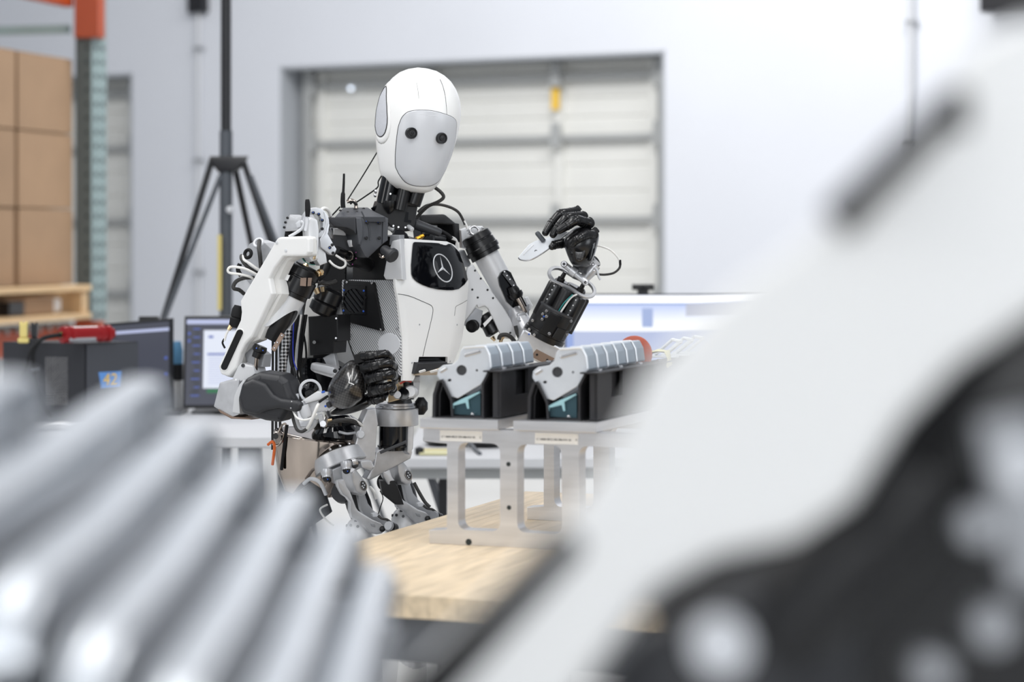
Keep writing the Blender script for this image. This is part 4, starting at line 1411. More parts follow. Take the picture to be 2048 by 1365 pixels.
# brow step of the face panel
q = [head_ray(x, y) for x, y in ((808, 232), (840, 229), (875, 234), (908, 244))]
MB().tube([HL(p.x, p.y - .0012, p.z) for p in q], .0009, 6).build('brow_line', 'face', face)
for (x, y) in ((821.2, 266), (881.4, 276.3)):
    l = head_ray(x, y)
    n_ = (HM @ V((l.x * 2.2, -1, 0.05))).normalized()
    c = HL(l.x, l.y - .0062, l.z)
    R_ = r(11.4)
    eye = part(MB().lathe(c - n_ * .009, c + n_ * .0035, [(0, R_), (.8, R_), (1, R_ * .94), (1, R_ * .78), (.86, R_ * .72), (.86, R_ * .6), (.8, R_ * .5), (.8, .0002)], 32), 'camera_eye', 'black')
    MB().lathe(c + n_ * .0008, c + n_ * .0024, [(0, R_ * .52), (.6, R_ * .5), (1, R_ * .3), (1.1, R_ * .05)], 24).build('lens', 'black', eye)
    MB().ring(c + n_ * .003, n_, R_ * .36, .0005, 24, 6).build('lens_ring', 'dark', eye)
# ear grille on the image-left side: an elongated recess with a raised lip
el = []
for k in range(28):
    a = 2 * math.pi * k / 28
    cy, cz = .014, .024
    yy = cy + .040 * math.cos(a) * (1 - .22 * math.sin(a)) + .016 * math.sin(a)
    z_ = cz + .058 * math.sin(a)
    el.append((yy, z_))
def ear_ring(f, off):
    return [HL(hside(.014 + (y - .014) * f, .024 + (z - .024) * f) - off, .014 + (y - .014) * f, .024 + (z - .024) * f) for y, z in el]
part(MB().loft([ear_ring(.95, .0012), ear_ring(.9, .0016), ear_ring(.6, .0016), ear_ring(.3, .0016), ear_ring(.03, .0016)]), 'ear_grille', mat('speaker_mesh', (188, 190, 196), 0.6, noise=.2, nscale=900), label='light grey speaker mesh on the side of the head')
part(MB().loft([ear_ring(.95, -.001), ear_ring(.97, .0012), ear_ring(1.03, .0022), ear_ring(1.14, .0016), ear_ring(1.24, -.0005), ear_ring(.95, -.001)], False), 'ear_rim', 'white', ang=180)
MB().tube([HL(hside(y_, z_) - .0018, y_, z_) for y_, z_ in [(.014 + (y - .014) * .95, .024 + (z - .024) * .95) for y, z in el]], .0009, 6, True, 1).build('seam', 'seam', head)

# ---------------------------------------------------------------- neck
n0, n1 = P(812, 360, .09), P(786, 466, .07)
b = MB().lathe(P(822, 345, .085), P(806, 402, .075), [(0, r(30)), (1, r(34))], 28)
part(b, 'neck_core', 'anod')
for (xa, ya, xb, yb, rr_, dd) in ((784, 352, 772, 408, 20, .055), (838, 372, 826, 408, 16, .05), (812, 366, 800, 420, 13, .035)):
    part(MB().lathe(P(xa, ya, dd), P(xb, yb, dd), [(0, r(rr_)), (1, r(rr_))], 22), 'neck_actuator', 'gloss' if rr_ == 20 else 'anod')
ax = (P(798, 393, .07) - P(795, 408, .07)).normalized()
axn = V((.22, -.05, 1)).normalized()
c = P(799, 398, .075)
part(MB().lathe(c - axn * r(8), c + axn * r(8), [(0, r(43)), (.04, r(44.5)), (.96, r(44.5)), (1, r(43))], 40, squash=.85, up=(1, 0, 0)), 'neck_collar', 'black')
bolts([P(x, y, .075 - r(38) * .98) for x, y in ((801, 400), (810.5, 402.5), (799.5, 408), (808.5, 410))], 'bolts', 'steel', rob, CAMN, 3.8, .003)
bolts([P(752.5, 383, .05), P(751.5, 391, .05)], 'bolts', 'steel', rob, V((-1, -.3, 0)), 4, .004)
part(MB().plate([(757, 402), (800, 408), (836, 412, 4), (829, 452, 6), (822, 462), (792, 466), (770, 440), (750, 424)], Plane(795, 430, YR + .05, 12), .06, .003), 'neck_base', 'black')
part(MB().plate([(812, 424), (817, 425), (816, 440), (823, 441), (822, 446), (808, 444)], Plane(795, 430, YR + .0475, 12), .002, 0), 'neck_groove', 'gloss')
part(MB().lathe(P(760, 430, .06), P(752, 412, .06), [(0, r(9)), (1, r(12))], 18), 'neck_sleeve', 'gloss')
part(MB().lathe(P(779, 428, .035), P(780, 402, .035), [(0, r(2)), (.3, r(9)), (.6, r(13)), (1, r(13))], 20), 'neck_motor', 'anod')
bolts([P(787, 452, .045), P(797, 454.5, .045), P(811, 455, .045), P(805, 396, .03), P(781, 388, .03)], 'bolts', 'steel', rob, CAMN, 2.6, .003)
part(MB().plate([(788, 462), (795, 458), (806, 461), (815, 468), (819, 477), (784, 479)], Plane(800, 470, YR + .03, 20), .01, .002), 'neck_bracket', 'gloss')
for (xa, ya, xb, yb) in ((778, 456, 789, 460), (815, 452, 825, 460)):
    part(MB().cyl(P(xa, ya, .06), P(xb, yb, .05), r(5), 14, .001), 'neck_spacer', 'silver')
part(MB().lathe(P(828, 448, .11), P(880, 466, .14), [(0, r(10)), (.1, r(11)), (.9, r(9)), (1, r(8))], 20), 'back_tube', 'dark')

# head and neck cables
def cable(pts, rad, m='rubber', name='cable', par=rob, **k):
    return part(MB().tube([P(*p) if len(p) == 3 else P(p[0], p[1], .1) for p in pts], r(rad), 8, **k), name, m, par)
cable([(757, 300, .12), (728, 348, .1), (694, 402, .06)], 1.4)
cable([(770, 342, .1), (757, 362, .07), (755, 375, .06), (732, 392, .06), (708, 408, .06)], 1.5)
cable([(680, 414, .05), (670, 425, .04), (660, 435, .03)], 1.6)
cable([(868, 374, .1), (882, 385, .1), (887, 395, .1), (876, 404, .1), (856, 413, .11), (838, 430, .12), (830, 440, .12)], 3.6, 'braid')
cable([(836, 424, .13), (852, 412, .14), (874, 409, .15), (898, 414, .16), (916, 424, .17), (926, 440, .18), (930, 450, .18)], 3.0, 'braid')
cable([(928, 442, .18), (932, 450, .18), (935, 458, .18)], 2.6, 'cable')
part(MB().tube([P(694, 404, .05), P(703, 401, .05), P(711, 407, .05), P(712, 417, .05)], r(4), 10), 'cable_ring', 'chrome')
part(MB().tube([P(700, 408, .045), P(706, 404, .045), P(714, 411, .045)], r(2.5), 8), 'cable_clip', 'rubber')

# ---------------------------------------------------------------- right shoulder
SHP = Plane(740, 470, YR - .03, 22)
part(MB().plate([(711.5, 435), (772, 434), (777.5, 437), (776.5, 481), (766, 489), (737, 516.5), (731, 515), (718, 490), (713, 453)], SHP, .09, .004), 'shoulder_block', 'char')
part(MB().plate([(711.5, 436), (724, 436), (727, 455), (727, 478), (722, 492), (717.5, 489), (712.5, 455)], SHP, .012, .004, off=.004), 'shoulder_rib', 'char')
part(MB().tube([SHP.at(x, y, .001) for x, y in ((723, 423), (731, 440), (738, 455), (740, 480))], r(1.4), 6), 'wire_track', 'char')
part(MB().plate([(766, 441), (777, 438), (776.3, 481), (765, 489)], SHP, .01, .003, off=.004), 'shoulder_rib', 'char')
b = MB()
tp = [(670, 433.5), (686, 415.5), (735, 414.5), (751, 424), (771, 433.8)]
lo = [P(670, 434, -.02), P(711, 434, -.03), P(771, 434, -.055), P(751, 424, .03), P(735, 415, .06), P(686, 415.5, .06)]
part(MB().solid(lo, V((0, -.35, 1)), .012, .001), 'shoulder_top', 'char')
part(MB().plate([(657, 435), (712, 435), (713, 470), (706, 462), (694, 456.5), (668, 454), (657, 441)], SHP, .07, .003, off=.006), 'shoulder_arm', 'char2')
bt = [(680.5, 421.5), (695.5, 425), (709.5, 418.5), (713.5, 424.5), (727, 417.5)]
TN = V((0, -.35, 1)).normalized()
bolts([P(x, y, -.02 + (434 - y) * .0042) for x, y in bt], 'bolts', 'black', rob, TN, 2.8, .002)
bolts([SHP.at(x, y, .003) for x, y in ((734, 445), (759, 446.5), (732.5, 476.5), (758.5, 476.5))], 'bolts', 'black', rob, SHP.n, 3.4, .003)
bolts([SHP.at(x, y, .004) for x, y in ((732, 443), (755.5, 445))], 'bolts', 'blue', rob, SHP.n, .8, .0035)
# antenna
part(MB().tube([P(686.5, 416, .03), P(685.5, 405, .03), P(686, 388, .03), P(686.5, 384, .03), P(687.5, 366, .03), P(688, 347.5, .03)], [r(4.8), r(4.8), r(4.4), r(2.8), r(2.5), r(2.2)], 14, sm=2), 'antenna', 'rubber')
# what is seen below the arm of the block
part(MB().plate([(661, 456), (712, 458), (720, 500), (700, 512), (664, 500)], Plane(690, 480, YR + .03, 15), .05, .002), 'shoulder_housing', 'dark')
part(MB().plate([(668, 457), (692, 457), (692, 472), (668, 470)], Plane(690, 480, YR + .02, 15), .02, .002), 'shoulder_bearing', 'silver')
part(MB().lathe(P(663, 463, .0), P(656, 466, .0), [(0, r(14)), (.4, r(15)), (1, r(12))], 24, up=(0, 0, 1)), 'bearing', 'mgrey')
part(MB().lathe(P(702, 480, .01), P(703, 494, .01), [(0, r(7)), (.2, r(8)), (1, r(5))], 16), 'standoff', 'silver')
# black frame behind everything in the upper chest
part(MB().plate([(650, 470), (770, 470), (800, 480), (800, 562), (690, 562), (660, 640), (625, 640), (640, 520)], Plane(730, 520, YR + .1, -20), .12, .004), 'torso_core', 'black')
part(MB().lathe(P(673, 500, -.02), P(702, 514, .03), [(0, r(8)), (.75, r(8)), (.8, r(11)), (1, r(11))], 20), 'shoulder_actuator', 'anod')
part(MB().washer(P(699, 513, .01), (P(702, 514, .03) - P(673, 500, -.02)), r(11), r(8.5), r(3)), 'actuator_ring', 'chrome')
part(MB().lathe(P(703, 514, .03), P(738, 532, .08), [(0, r(14)), (.2, r(17)), (.5, r(15)), (1, r(13))], 22), 'actuator_motor', 'black')
bolts([P(712, 505, .0), P(712, 517, .0), P(705, 529, .0)], 'bolts', mat('magenta_dot', (150, 40, 130), .4), rob, CAMN, 1.3, .002)
cable([(672, 511, -.03), (681, 517, -.035), (690, 523, -.03), (690, 532, -.03), (681, 536.5, -.03), (668, 531, -.03), (659, 522, -.02)], 2.4, 'cable', 'cable')
part(MB().lathe(P(766, 498, -.04), P(788, 514, -.06), [(0, r(8)), (.1, r(10)), (.7, r(11)), (.72, r(15)), (.9, r(15)), (1, r(12))], 22), 'chest_actuator', 'char2')
part(MB().tube([P(757, 508, -.02), P(764, 515, -.03), P(771, 510, -.03)], r(2.6), 8), 'cable', 'chrome')
part(MB().plate([(783, 482, 4), (800, 478), (805, 560), (770, 560, 5), (766, 552), (772, 520)], Plane(785, 520, YR - .005, -28), .02, .004), 'chest_bracket', 'silver')
part(MB().plate([(780, 470, 3), (800, 470), (800, 490), (778, 490)], Plane(785, 480, YR + .01, -28), .02, .002), 'chest_spacer', 'mgrey')

# silver shoulder joint: bearing ring, arm, rounded block, knuckle
SJ = Plane(632, 470, YR - .14, 25)
ring_o = circle2(632, 446, 27, 31, 32)
part(MB().plate(ring_o, SJ, r(14), .002, [circle2(628, 449, 18, 22, 24)]), 'shoulder_ring', 'cast')
part(MB().plate([(648, 424), (660, 450), (656, 468), (668, 490), (674, 499, 5), (668, 512, 5), (660, 509), (641, 494), (640, 478), (648, 466), (652, 446)], SJ, r(14), .002, off=.002), 'joint_arm', 'cast')
bolts([SJ.at(x, y, .002) for x, y in ((626.5, 426), (637.5, 429), (644.5, 441), (644.3, 458), (664.5, 490), (659.5, 495.5), (666, 506.5))], 'bolts', 'black', rob, SJ.n, 3.2, .002)
bolts([SJ.at(x, y, .005) for x, y in ((626, 425), (637.5, 428), (644, 440), (659, 496)) ], 'bolts', 'blue', rob, SJ.n, 1.1, .001)
SJ2 = Plane(628, 480, YR - .17, 20)
part(MB().plate([(616, 440, 5), (624, 434, 5), (636, 440, 6), (639, 460), (637, 520, 4), (624, 524), (618, 516)], SJ2, .05, .005), 'joint_block', 'silver')
part(MB().plate([(638, 492), (652, 506, 3), (655, 526), (640, 532), (632, 520), (632, 500)], Plane(640, 510, YR - .13, 15), .05, .004), 'joint_foot', 'silver')
part(MB().plate(capsule2(631, 508, 629, 517, 2.6), SJ2, .003, .001, off=.002), 'joint_slot', 'brass')
KN = Plane(588, 445, YR - .12, -30)
part(MB().plate([(578, 429, 2), (592, 435), (606, 430), (612, 438), (612, 452), (598, 462), (570, 464), (567, 458), (571, 442)], KN, .04, .004), 'knuckle', 'cast')
part(MB().plate([(590, 447, 3), (597, 441), (603, 444, 4), (603, 454, 4), (594, 457)], KN, .02, .002, off=.006), 'knuckle_lug', 'lgrey')
bolts([KN.at(x, y, .001) for x, y in ((575, 436), (571, 445), (568.5, 455))], 'bolts', 'black', rob, KN.n, 2.6, .002)
part(MB().tube([P(601, 443, -.15), P(607, 447, -.15), P(604, 457, -.15), P(592, 466, -.15), P(578, 474, -.15)], r(3), 8), 'cable', 'lgrey')
part(MB().tube([P(570, 468, -.1), P(590, 470, -.1), P(612, 466, -.1)], r(6), 8), 'cable', 'rubber')
part(MB().tube([P(615, 434, -.19), P(615.5, 420, -.19), P(615, 406, -.19), P(614.5, 399, -.19)], [r(4), r(5.5), r(5), r(3.5)], 14), 'cable_boot', 'rubber')
part(MB().tube([P(611, 462, -.19), P(614, 448, -.19), P(615, 436, -.19)], r(3.4), 10), 'cable', 'lgrey')
part(MB().tube([P(640, 423, -.1), P(648, 417, -.08), P(657, 422, -.06), P(661, 432, -.05)], r(3.6), 10), 'cable', 'cable')

# ---------------------------------------------------------------- right upper arm
AC = Plane(545, 560, YR - .155, -40)
# outer cover: face outline plus the deeper moulded edge on its inner side
edge = [(556, 476, 8), (618, 473, 6), (620, 512, 6), (588, 517), (575, 524), (566, 541), (558, 560), (562, 575), (564, 589), (540, 636), (519, 681), (498, 689), (486, 706), (476, 742, 8), (458, 757, 8), (443, 752, 8), (438, 735, 8), (482, 640), (484, 625), (481, 603)]
part(MB().plate(edge, AC, .030, .010, off=-.014, r=3), 'arm_cover_edge', 'white_m')
cov = [(555, 474.5, 12), (613, 472.5, 5), (617.5, 478, 4), (617, 505, 5), (611, 513, 5), (566, 513.5, 6), (549, 536), (538, 557, 4), (541, 574, 6), (544, 588, 6), (520, 640), (503, 675), (489, 690), (480, 708), (472, 737, 8), (456, 753, 8), (441, 750, 8), (436, 733, 8), (480, 641, 5), (482, 625, 5), (479.5, 603, 5)]
arm_cover = part(MB().plate(cov, AC, .018, .0045, r=2, steps=3), 'arm_cover', 'white')
part(MB().plate(capsule2(479, 665.5, 447.5, 735, 8.6, 8), AC, .004, .0015, off=.0012), 'pad_rim', 'white')
part(MB().plate(capsule2(479, 666, 448, 734, 6.6, 8), AC, .004, .0008, off=.0022), 'arm_pad', 'rubber')
bolts([AC.at(x, y, .0005) for x, y in ((553.5, 485.5), (571.5, 501.5))], 'bolts', 'lgrey', arm_cover, AC.n, 3.4, .0008)
# motor and tube
t0, t1 = P(612, 535, -.1), P(545, 672, -.1)
axs = (t1 - t0).normalized()
def along(f): return t0 + (t1 - t0) * f
part(MB().lathe(along(.0), along(.42), [(0, r(24)), (.02, r(30)), (.06, r(33)), (.30, r(33)), (.32, r(31)), (.36, r(31)), (.38, r(34)), (.84, r(34)), (.86, r(30)), (1, r(30))], 40), 'elbow_motor', 'anod')
part(MB().lathe(along(-.02), along(.02), [(0, r(22)), (1, r(22))], 30), 'motor_cap', 'black')
# tube with its lower end cut obliquely
u, v_, _ = frame_of(axs)
rows = []
for k in range(41):
    a = 2 * math.pi * k / 40
    d = u * math.cos(a) + v_ * math.sin(a)
    facing = d.dot(V((0.85, -.5, 0)).normalized())
    e = .86 - .34 * max(0, facing) ** 1.3 + .1 * (1 - facing) * .5
    rows.append([along(.4) + d * r(28.5), along(e) + d * r(27.5), along(e) + d * r(25.5), along(.42) + d * r(26)])
part(MB().grid(rows), 'arm_tube', 'silver')
part(MB().lathe(along(.55), along(1.06), [(0, r(18)), (.4, r(21)), (.8, r(17)), (1, r(12))], 24), 'actuator', 'black')
part(MB().bar(P(566, 668, -.135), P(546, 702, -.14), r(9), r(6), up=(0, -1, 0), bev=.001), 'actuator_rail', 'brown')
bolts([P(x, y, -.141) for x, y in ((564, 671), (555, 685), (549, 696))], 'bolts', 'steel', rob, CAMN, 2, .003)
part(MB().lathe(P(522, 692, -.1), P(512, 716, -.1), [(0, r(13)), (.3, r(15)), (.5, r(13)), (.55, r(10)), (1, r(9))], 20), 'actuator_nut', 'anod')
part(MB().lathe(P(514, 712, -.1), P(511, 742, -.09), [(0, r(4)), (1, r(4))], 14), 'actuator_rod', 'chrome')
bolts([P(513, 697, -.125), P(526, 701.5, -.125)], 'bolts', 'blue', rob, CAMN, 1.3, .002)
part(MB().plate([(570, 548), (580, 551), (575, 562), (567, 559)], Plane(572, 555, YR - .137, -25), .001, 0), 'motor_label', 'warmwhite')
part(MB().plate([(601, 556), (613, 556), (612, 573), (600, 572)], Plane(606, 565, YR - .1375, 5), .001, 0), 'motor_plate', 'brown')
part(MB().plate([(616, 556), (624, 556), (622, 572), (615, 573)], Plane(620, 565, YR - .134, 25), .001, 0), 'motor_plate', 'brown')
for (x0, y0, x1, y1) in ((606, 544, 613, 529), (633, 549, 645, 543)):
    q0, q1 = P(x0, y0, -.12), P(x1, y1, -.11)
    c = part(MB().lathe(q0, q1, [(0, r(7)), (.25, r(7)), (.27, r(5)), (.4, r(5)), (.42, r(7.5)), (.75, r(7.5)), (.77, r(4.5)), (1, r(4.5))], 8), 'pipe_fitting', 'brass')
part(MB().lathe(P(612, 533, -.11), P(616, 523, -.105), [(0, r(4)), (1, r(4))], 12), 'fitting_stem', 'cable')
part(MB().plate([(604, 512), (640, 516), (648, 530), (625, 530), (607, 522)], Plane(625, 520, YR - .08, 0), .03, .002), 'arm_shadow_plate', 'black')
cable([(604, 515, -.125), (608, 522, -.125), (620, 529, -.122), (630, 530, -.12)], .8, mat('green_wire', (60, 140, 125), .4), 'wire')
# second motor behind, connectors
part(MB().lathe(P(664, 578, .03), P(640, 630, .03), [(0, r(20)), (.1, r(27)), (.5, r(28)), (.55, r(25)), (.6, r(28)), (.9, r(27)), (1, r(15))], 30), 'waist_motor', 'anod')
part(MB().tube([P(634, 562, .0), P(650, 567, -.01), P(664, 566, 0), (P(672, 563, .01))], r(4.5), 10), 'braided_cable', 'braid')
part(MB().tube([P(636, 558, -.02), P(645, 550, -.02), P(652, 540, 0), P(655, 530, .02)], r(7), 10), 'cable_bundle', 'rubber')
part(MB().lathe(P(631, 577, -.01), P(636, 588, -.01), [(0, r(6)), (1, r(5))], 8), 'pipe_fitting', 'brass')
part(MB().lathe(P(645, 574, -.01), P(646, 584, -.01), [(0, r(5)), (1, r(4))], 8), 'pipe_fitting', 'brass')
part(MB().plate([(615.5, 633.5), (675, 629.5, 2), (675.3, 683), (668, 684), (666, 707), (619, 712)], Plane(645, 670, YR + .02, -25), .06, .003), 'side_box', 'black')
bolts([P(672.5, 637, .0), P(672, 676.5, .0)], 'bolts', 'steel', rob, CAMN, 2.6, .004)
part(MB().lathe(P(628.5, 685, .015), P(628.5, 685, .03), [(0, r(3.5)), (1, r(3.5))], 12), 'knob', 'gloss')
part(MB().plate([(670, 553), (683, 549), (699, 540), (699, 560), (684, 562), (688, 632), (698, 684), (712, 728), (700, 745), (680, 742), (671, 700), (668, 640)], SD, .015, .002, off=-.012), 'side_frame', 'silver')
part(MB().plate([(612, 600), (632, 592), (640, 640), (618, 640), (616, 720), (600, 724), (604, 650)], Plane(620, 650, YR + .12, -20), .03, .003), 'back_frame', 'white_m')
part(MB().plate([(672, 540), (700, 536), (702, 562), (684, 563), (672, 556)], SD, .02, .002, off=-.02), 'frame_tab', 'silver')
bolts([SD.at(x, y, .0) for x, y in ((690.5, 551), (690, 545), (675.5, 595), (675, 604))], 'bolts', 'black', rob, SD.n, 2.4, .003)
# grab bar at the hip side, black recess
part(MB().plate([(598, 716), (644, 716), (700, 742), (712, 790), (650, 800), (600, 760)], Plane(650, 750, YR + .1, -20), .05, .002), 'hip_recess', 'gloss')
hb = [(621, 725, 6), (668, 734), (672, 750, 3), (664, 757), (628, 746, 8), (619, 740, 6)]
part(MB().plate(hb, Plane(645, 740, YR - .0, -15), .03, .005), 'grab_bar', 'cast')
bolts([P(670, 742.5, -.01)], 'bolt', 'black', rob, CAMN, 4.2, .003)
part(MB().plate([(645, 716), (668, 704), (674, 738), (655, 734)], Plane(660, 722, YR + .05, -15), .02, .002), 'bar_bracket', 'cast')

# ---------------------------------------------------------------- torso side panel with fan
stripe_dir = (SD.at(760, 640) - SD.at(748, 655)).normalized()
M['ribbed'] = stripe_mat('ribbed_panel', (88, 90, 94), (206, 207, 210), stripe_dir, .0046, .45, duty=-.35)
sp = [(682, 560), (788, 560.5), (790, 590), (797.5, 645), (801, 672), (801, 752), (770, 753), (709.5, 717), (697, 683), (690.5, 643), (684, 610)]
side = part(MB().plate(sp, SD, .02, .002, r=1), 'side_panel', 'ribbed')
part(MB().tube([SD.at(x, y, .001) for x, y in ((682, 560), (683, 610), (690, 643), (697, 683), (710, 718))], r(1.4), 6, sm=2), 'panel_trim', 'black')
part(MB().plate(circle2(777.5, 688.5, 22, n=40), SD, .003, .0008, off=.0012), 'round_plate', 'lgrey', side)
bolts([SD.at(x, y, .001) for x, y in ((700.5, 667.5), (693.5, 648), (795, 747), (794.5, 657))], 'bolts', 'steel', side, SD.n, 2.4, .002)
fv = [(686.5, 560.5, 2), (747.5, 565, 2), (766, 662, 3), (760, 663), (691, 644, 2), (684, 608)]
fan = part(MB().plate(fv, SD, .008, .003, off=.007), 'fan_cover', 'black')
sq = [SD.at(x, y, .009) for x, y in ((686.5, 572.5), (729.5, 572), (729.5, 629), (686, 628))]
# raised square with a round hole and diagonal slats
FH = circle2(707.3, 602, 20.8, 24.5, 32)
part(MB().plate([(686, 572.5), (730, 572.5), (729.5, 630), (686, 628)], SD, .004, .001, [FH], off=.0105), 'fan_frame', 'black', fan)
part(MB().plate(FH, SD, .001, 0, off=.0076), 'fan_recess', 'gloss', fan)
for k in range(-3, 4):
    cx_, cy_ = 707.3 + k * 5.6, 602 - k * 5.4
    half = math.sqrt(max(0, 1 - (k / 3.75) ** 2))
    dx, dy = 14.2 * half, 18.5 * half
    part(MB().bar(SD.at(cx_ - dx, cy_ - dy, .0092), SD.at(cx_ + dx, cy_ + dy, .0092), r(3.0), .002, up=SD.n), 'fan_slat', 'black', fan)
bolts([SD.at(x, y, .011) for x, y in ((687.8, 581), (727.5, 582), (687, 622), (726.8, 623))], 'bolts', 'blue', fan, SD.n, 2.2, .001)
bolts([SD.at(x, y, .008) for x, y in ((743.5, 566.5), (761, 660), (692, 642), (694, 565))], 'bolts', 'steel', fan, SD.n, 2.6, .002)

# ---------------------------------------------------------------- chest shell
def chest_pt(px, py, xl, xr, off=0.0):
    """depth of the curved front cover: flat face, rounded towards both edges, upper part leaning back"""
    x = px
    d = dF(x) - .012
    lean = max(0, 575 - py) / PXM * .22
    t = (x - xl) / max(1e-6, xr - xl)
    rt = max(0, (t - .82) / .18)
    d += .020 * rt * rt
    lt = max(0, (.12 - t) / .12)
    d += .006 * lt * lt
    bulge = -.012 * math.sin(math.pi * min(1, max(0, t)))
    return P(px, py, d + lean + bulge - off)
def lerp_tab(tab, y):
    for i in range(len(tab) - 1):
        if tab[i][0] <= y <= tab[i + 1][0]:
            f = (y - tab[i][0]) / (tab[i + 1][0] - tab[i][0])
            return tab[i][1] + (tab[i + 1][1] - tab[i][1]) * f
    return tab[0][1] if y < tab[0][0] else tab[-1][1]
LT = [(477, 803), (482, 799), (490, 797.5), (520, 793.5), (555, 790), (575, 791), (600, 796), (640, 801), (680, 805), (720, 805.5), (762, 806)]
RT = [(477, 893), (486, 908), (498, 916), (520, 925), (545, 933), (563, 937), (580, 936.5), (610, 933.5), (640, 930), (680, 924), (705, 916), (727, 907), (748, 898)]
xl = lambda y: lerp_tab(LT, y)
xr = lambda y: lerp_tab(RT, y)
def cp(px, py, off=0.0):
    return chest_pt(px, py, xl(py), xr(py), off)
ys = [477.5, 478.2, 479, 480, 481.5, 483, 485, 487, 489, 491, 493, 495, 497.5, 500, 503, 506, 510, 516, 522, 535, 550, 563, 572, 580, 592, 605, 620, 640, 660, 680, 700, 714]
NC = 52
def chest_row(y, f=1.0, off=0.0, y2=None):
    a, c = xl(y), xr(y)
    # the top edge slopes down a little to the right
    return [cp(a + (c - a) * k / NC, y + (6 * (k / NC) ** 1.2 * max(0, (500 - y) / 23)), off) for k in range(NC + 1)]
rowsF = [chest_row(y) for y in ys]
def shell(rows, name, m, th=.012, par=rob):
    back = V((-math.sin(R(50)), math.cos(R(50)), 0)) * th
    b = MB()
    b.grid(rows)
    nr, nc = len(rows), len(rows[0])
    edge_loop = [rows[0][j] for j in range(nc)] + [rows[i][nc - 1] for i in range(1, nr)] + [rows[nr - 1][j] for j in range(nc - 2, -1, -1)] + [rows[i][0] for i in range(nr - 2, 0, -1)]
    b.grid([[p for p in edge_loop] + [edge_loop[0]], [p + back for p in edge_loop] + [edge_loop[0] + back]])
    b.grid([[p + back for p in q] for q in rows])
    o = b.build(name, m, par, ang=50)
    return o
chest = shell(rowsF, 'chest_shell', 'white', .006)
# the two skirts beside the latch
shell([[cp(xl(y) + (lerp_tab([(714, 838), (740, 833.5), (758, 828.5), (762, 826)], y) - xl(y)) * k / 6, y) for k in range(7)] for y in (713.9, 722, 735, 748, 757, 762)], 'chest_skirt', 'white', .006)
shell([[cp(895 + (xr(y) - 895) * k / 6, y) for k in range(7)] for y in (713.9, 718, 723, 727)], 'chest_skirt', 'white', .006)
# black display with the emblem
db = [(826, 484, 5), (864, 485.5), (902.5, 488, 5), (914, 499), (919, 505), (927, 526), (933, 545), (936, 560), (930, 569), (918, 578.5), (906, 581), (893.6, 581), (876, 579.5), (858.5, 575.5), (845, 570.5), (834, 564.5), (826, 557), (822.5, 549), (822, 530), (824, 505)]
do = fillet(db, 3, 3)
cx_, cy_ = 880, 532
rings = []
for f in (1.0, .993, .98, .95, .91, .87, .82, .76, .7, .6, .5, .4, .3, .2, .1, .01):
    rings.append([cp(cx_ + (x - cx_) * f, cy_ + (y - cy_) * f, .0003 if f == 1 else .0032) for x, y in do])
disp = part(MB().loft(rings[::-1]), 'chest_display', 'gloss', ang=180)
def cseam(pts, rad=.0007):
    MB().tube([cp(x, y, .0001) for x, y in pts], rad, 6).build('seam', 'seam', chest)
cseam([(918.5, 505), (917, 530), (917.5, 560), (918.5, 578)], .0004)
cseam([(796, 588.5), (808, 590), (823, 594), (842, 602), (859, 609.5), (864, 613.5), (865.8, 619), (864.8, 630), (858, 660), (850, 693), (845.7, 713)])
cseam([(934, 601), (923, 607.5), (912.5, 613), (910.5, 620), (909, 632)], .0005)
bolts([cp(x, y, .0002) for x, y in ((839, 649.5), (914, 650), (824, 726), (900, 723))], 'bolts', 'mgrey', chest, FR.n, 1.7, .001)
emb = MB()
ec = V((885.5, 536.5))
A_, B_ = V((18.2, 3.2)), V((-6.0, -28.3))                 # half axes of the emblem as seen: across, up
def em(a, rad): return ec + A_ * (math.cos(a) * rad) + B_ * (math.sin(a) * rad)
pts = [cp(*em(2 * math.pi * k / 48, .97), .0032) for k in range(48)]
emb.tube(pts, r(1.35), 8, True, 1)
o = emb.build('emblem_ring', 'lgrey', disp)
n_ = (cp(900, 536, .003) - cp(870, 536, .003)).cross(cp(885, 520, .003) - cp(885, 552, .003)).normalized()
if n_.y > 0: n_ = -n_
for a in (90, 210, 330):
    a = R(a)
    tip = cp(*em(a, .95), .0028)
    s1, s2 = cp(*em(a + R(60), .125), .0028), cp(*em(a - R(60), .125), .0028)
    cc = cp(*ec, .0028)
    ridge = cp(*ec, .0062)
    MB().add([cc, s1, tip, s2, ridge], [(0, 1, 2, 3), (4, 1, 2), (4, 2, 3), (4, 3, 0), (4, 0, 1)]).build('emblem_point', 'lgrey', disp, ang=5)
# latch below the chest
part(MB().plate([(838, 716), (893, 715), (895, 729), (836, 730)], Plane(866, 722, YR + .10, 45), .05, .002), 'latch_recess', 'gloss')
part(MB().plate([(836, 727), (896, 725), (893, 737), (829, 749)], Plane(862, 738, YR + .05, 50, -10), .03, .003), 'latch_handle', 'char2')
part(MB().plate([(829, 750), (892, 737), (880, 748), (872, 751), (829, 752)], Plane(860, 745, YR + .05, 50, -45), .006, .001), 'latch_plate', 'tan')
for (x0, x1) in ((840, 850), (862, 874)):
    part(MB().plate(capsule2(x0, 745, x1, 742, 2), Plane(860, 745, YR + .049, 50, -45), .002, .0005), 'latch_light', 'warmwhite')
part(MB().tube([P(840 + k * 55 / 14, 722.5, .085 + .045 * k / 14) for k in range(15)], r(1.2), 6, sm=1), 'latch_ribs', 'rubber')
part(MB().plate([(806, 752), (840, 752), (840, 765), (800, 765)], Plane(820, 758, YR + .05, 20), .03, .002), 'torso_bottom', 'mgrey')

YR = 5.28
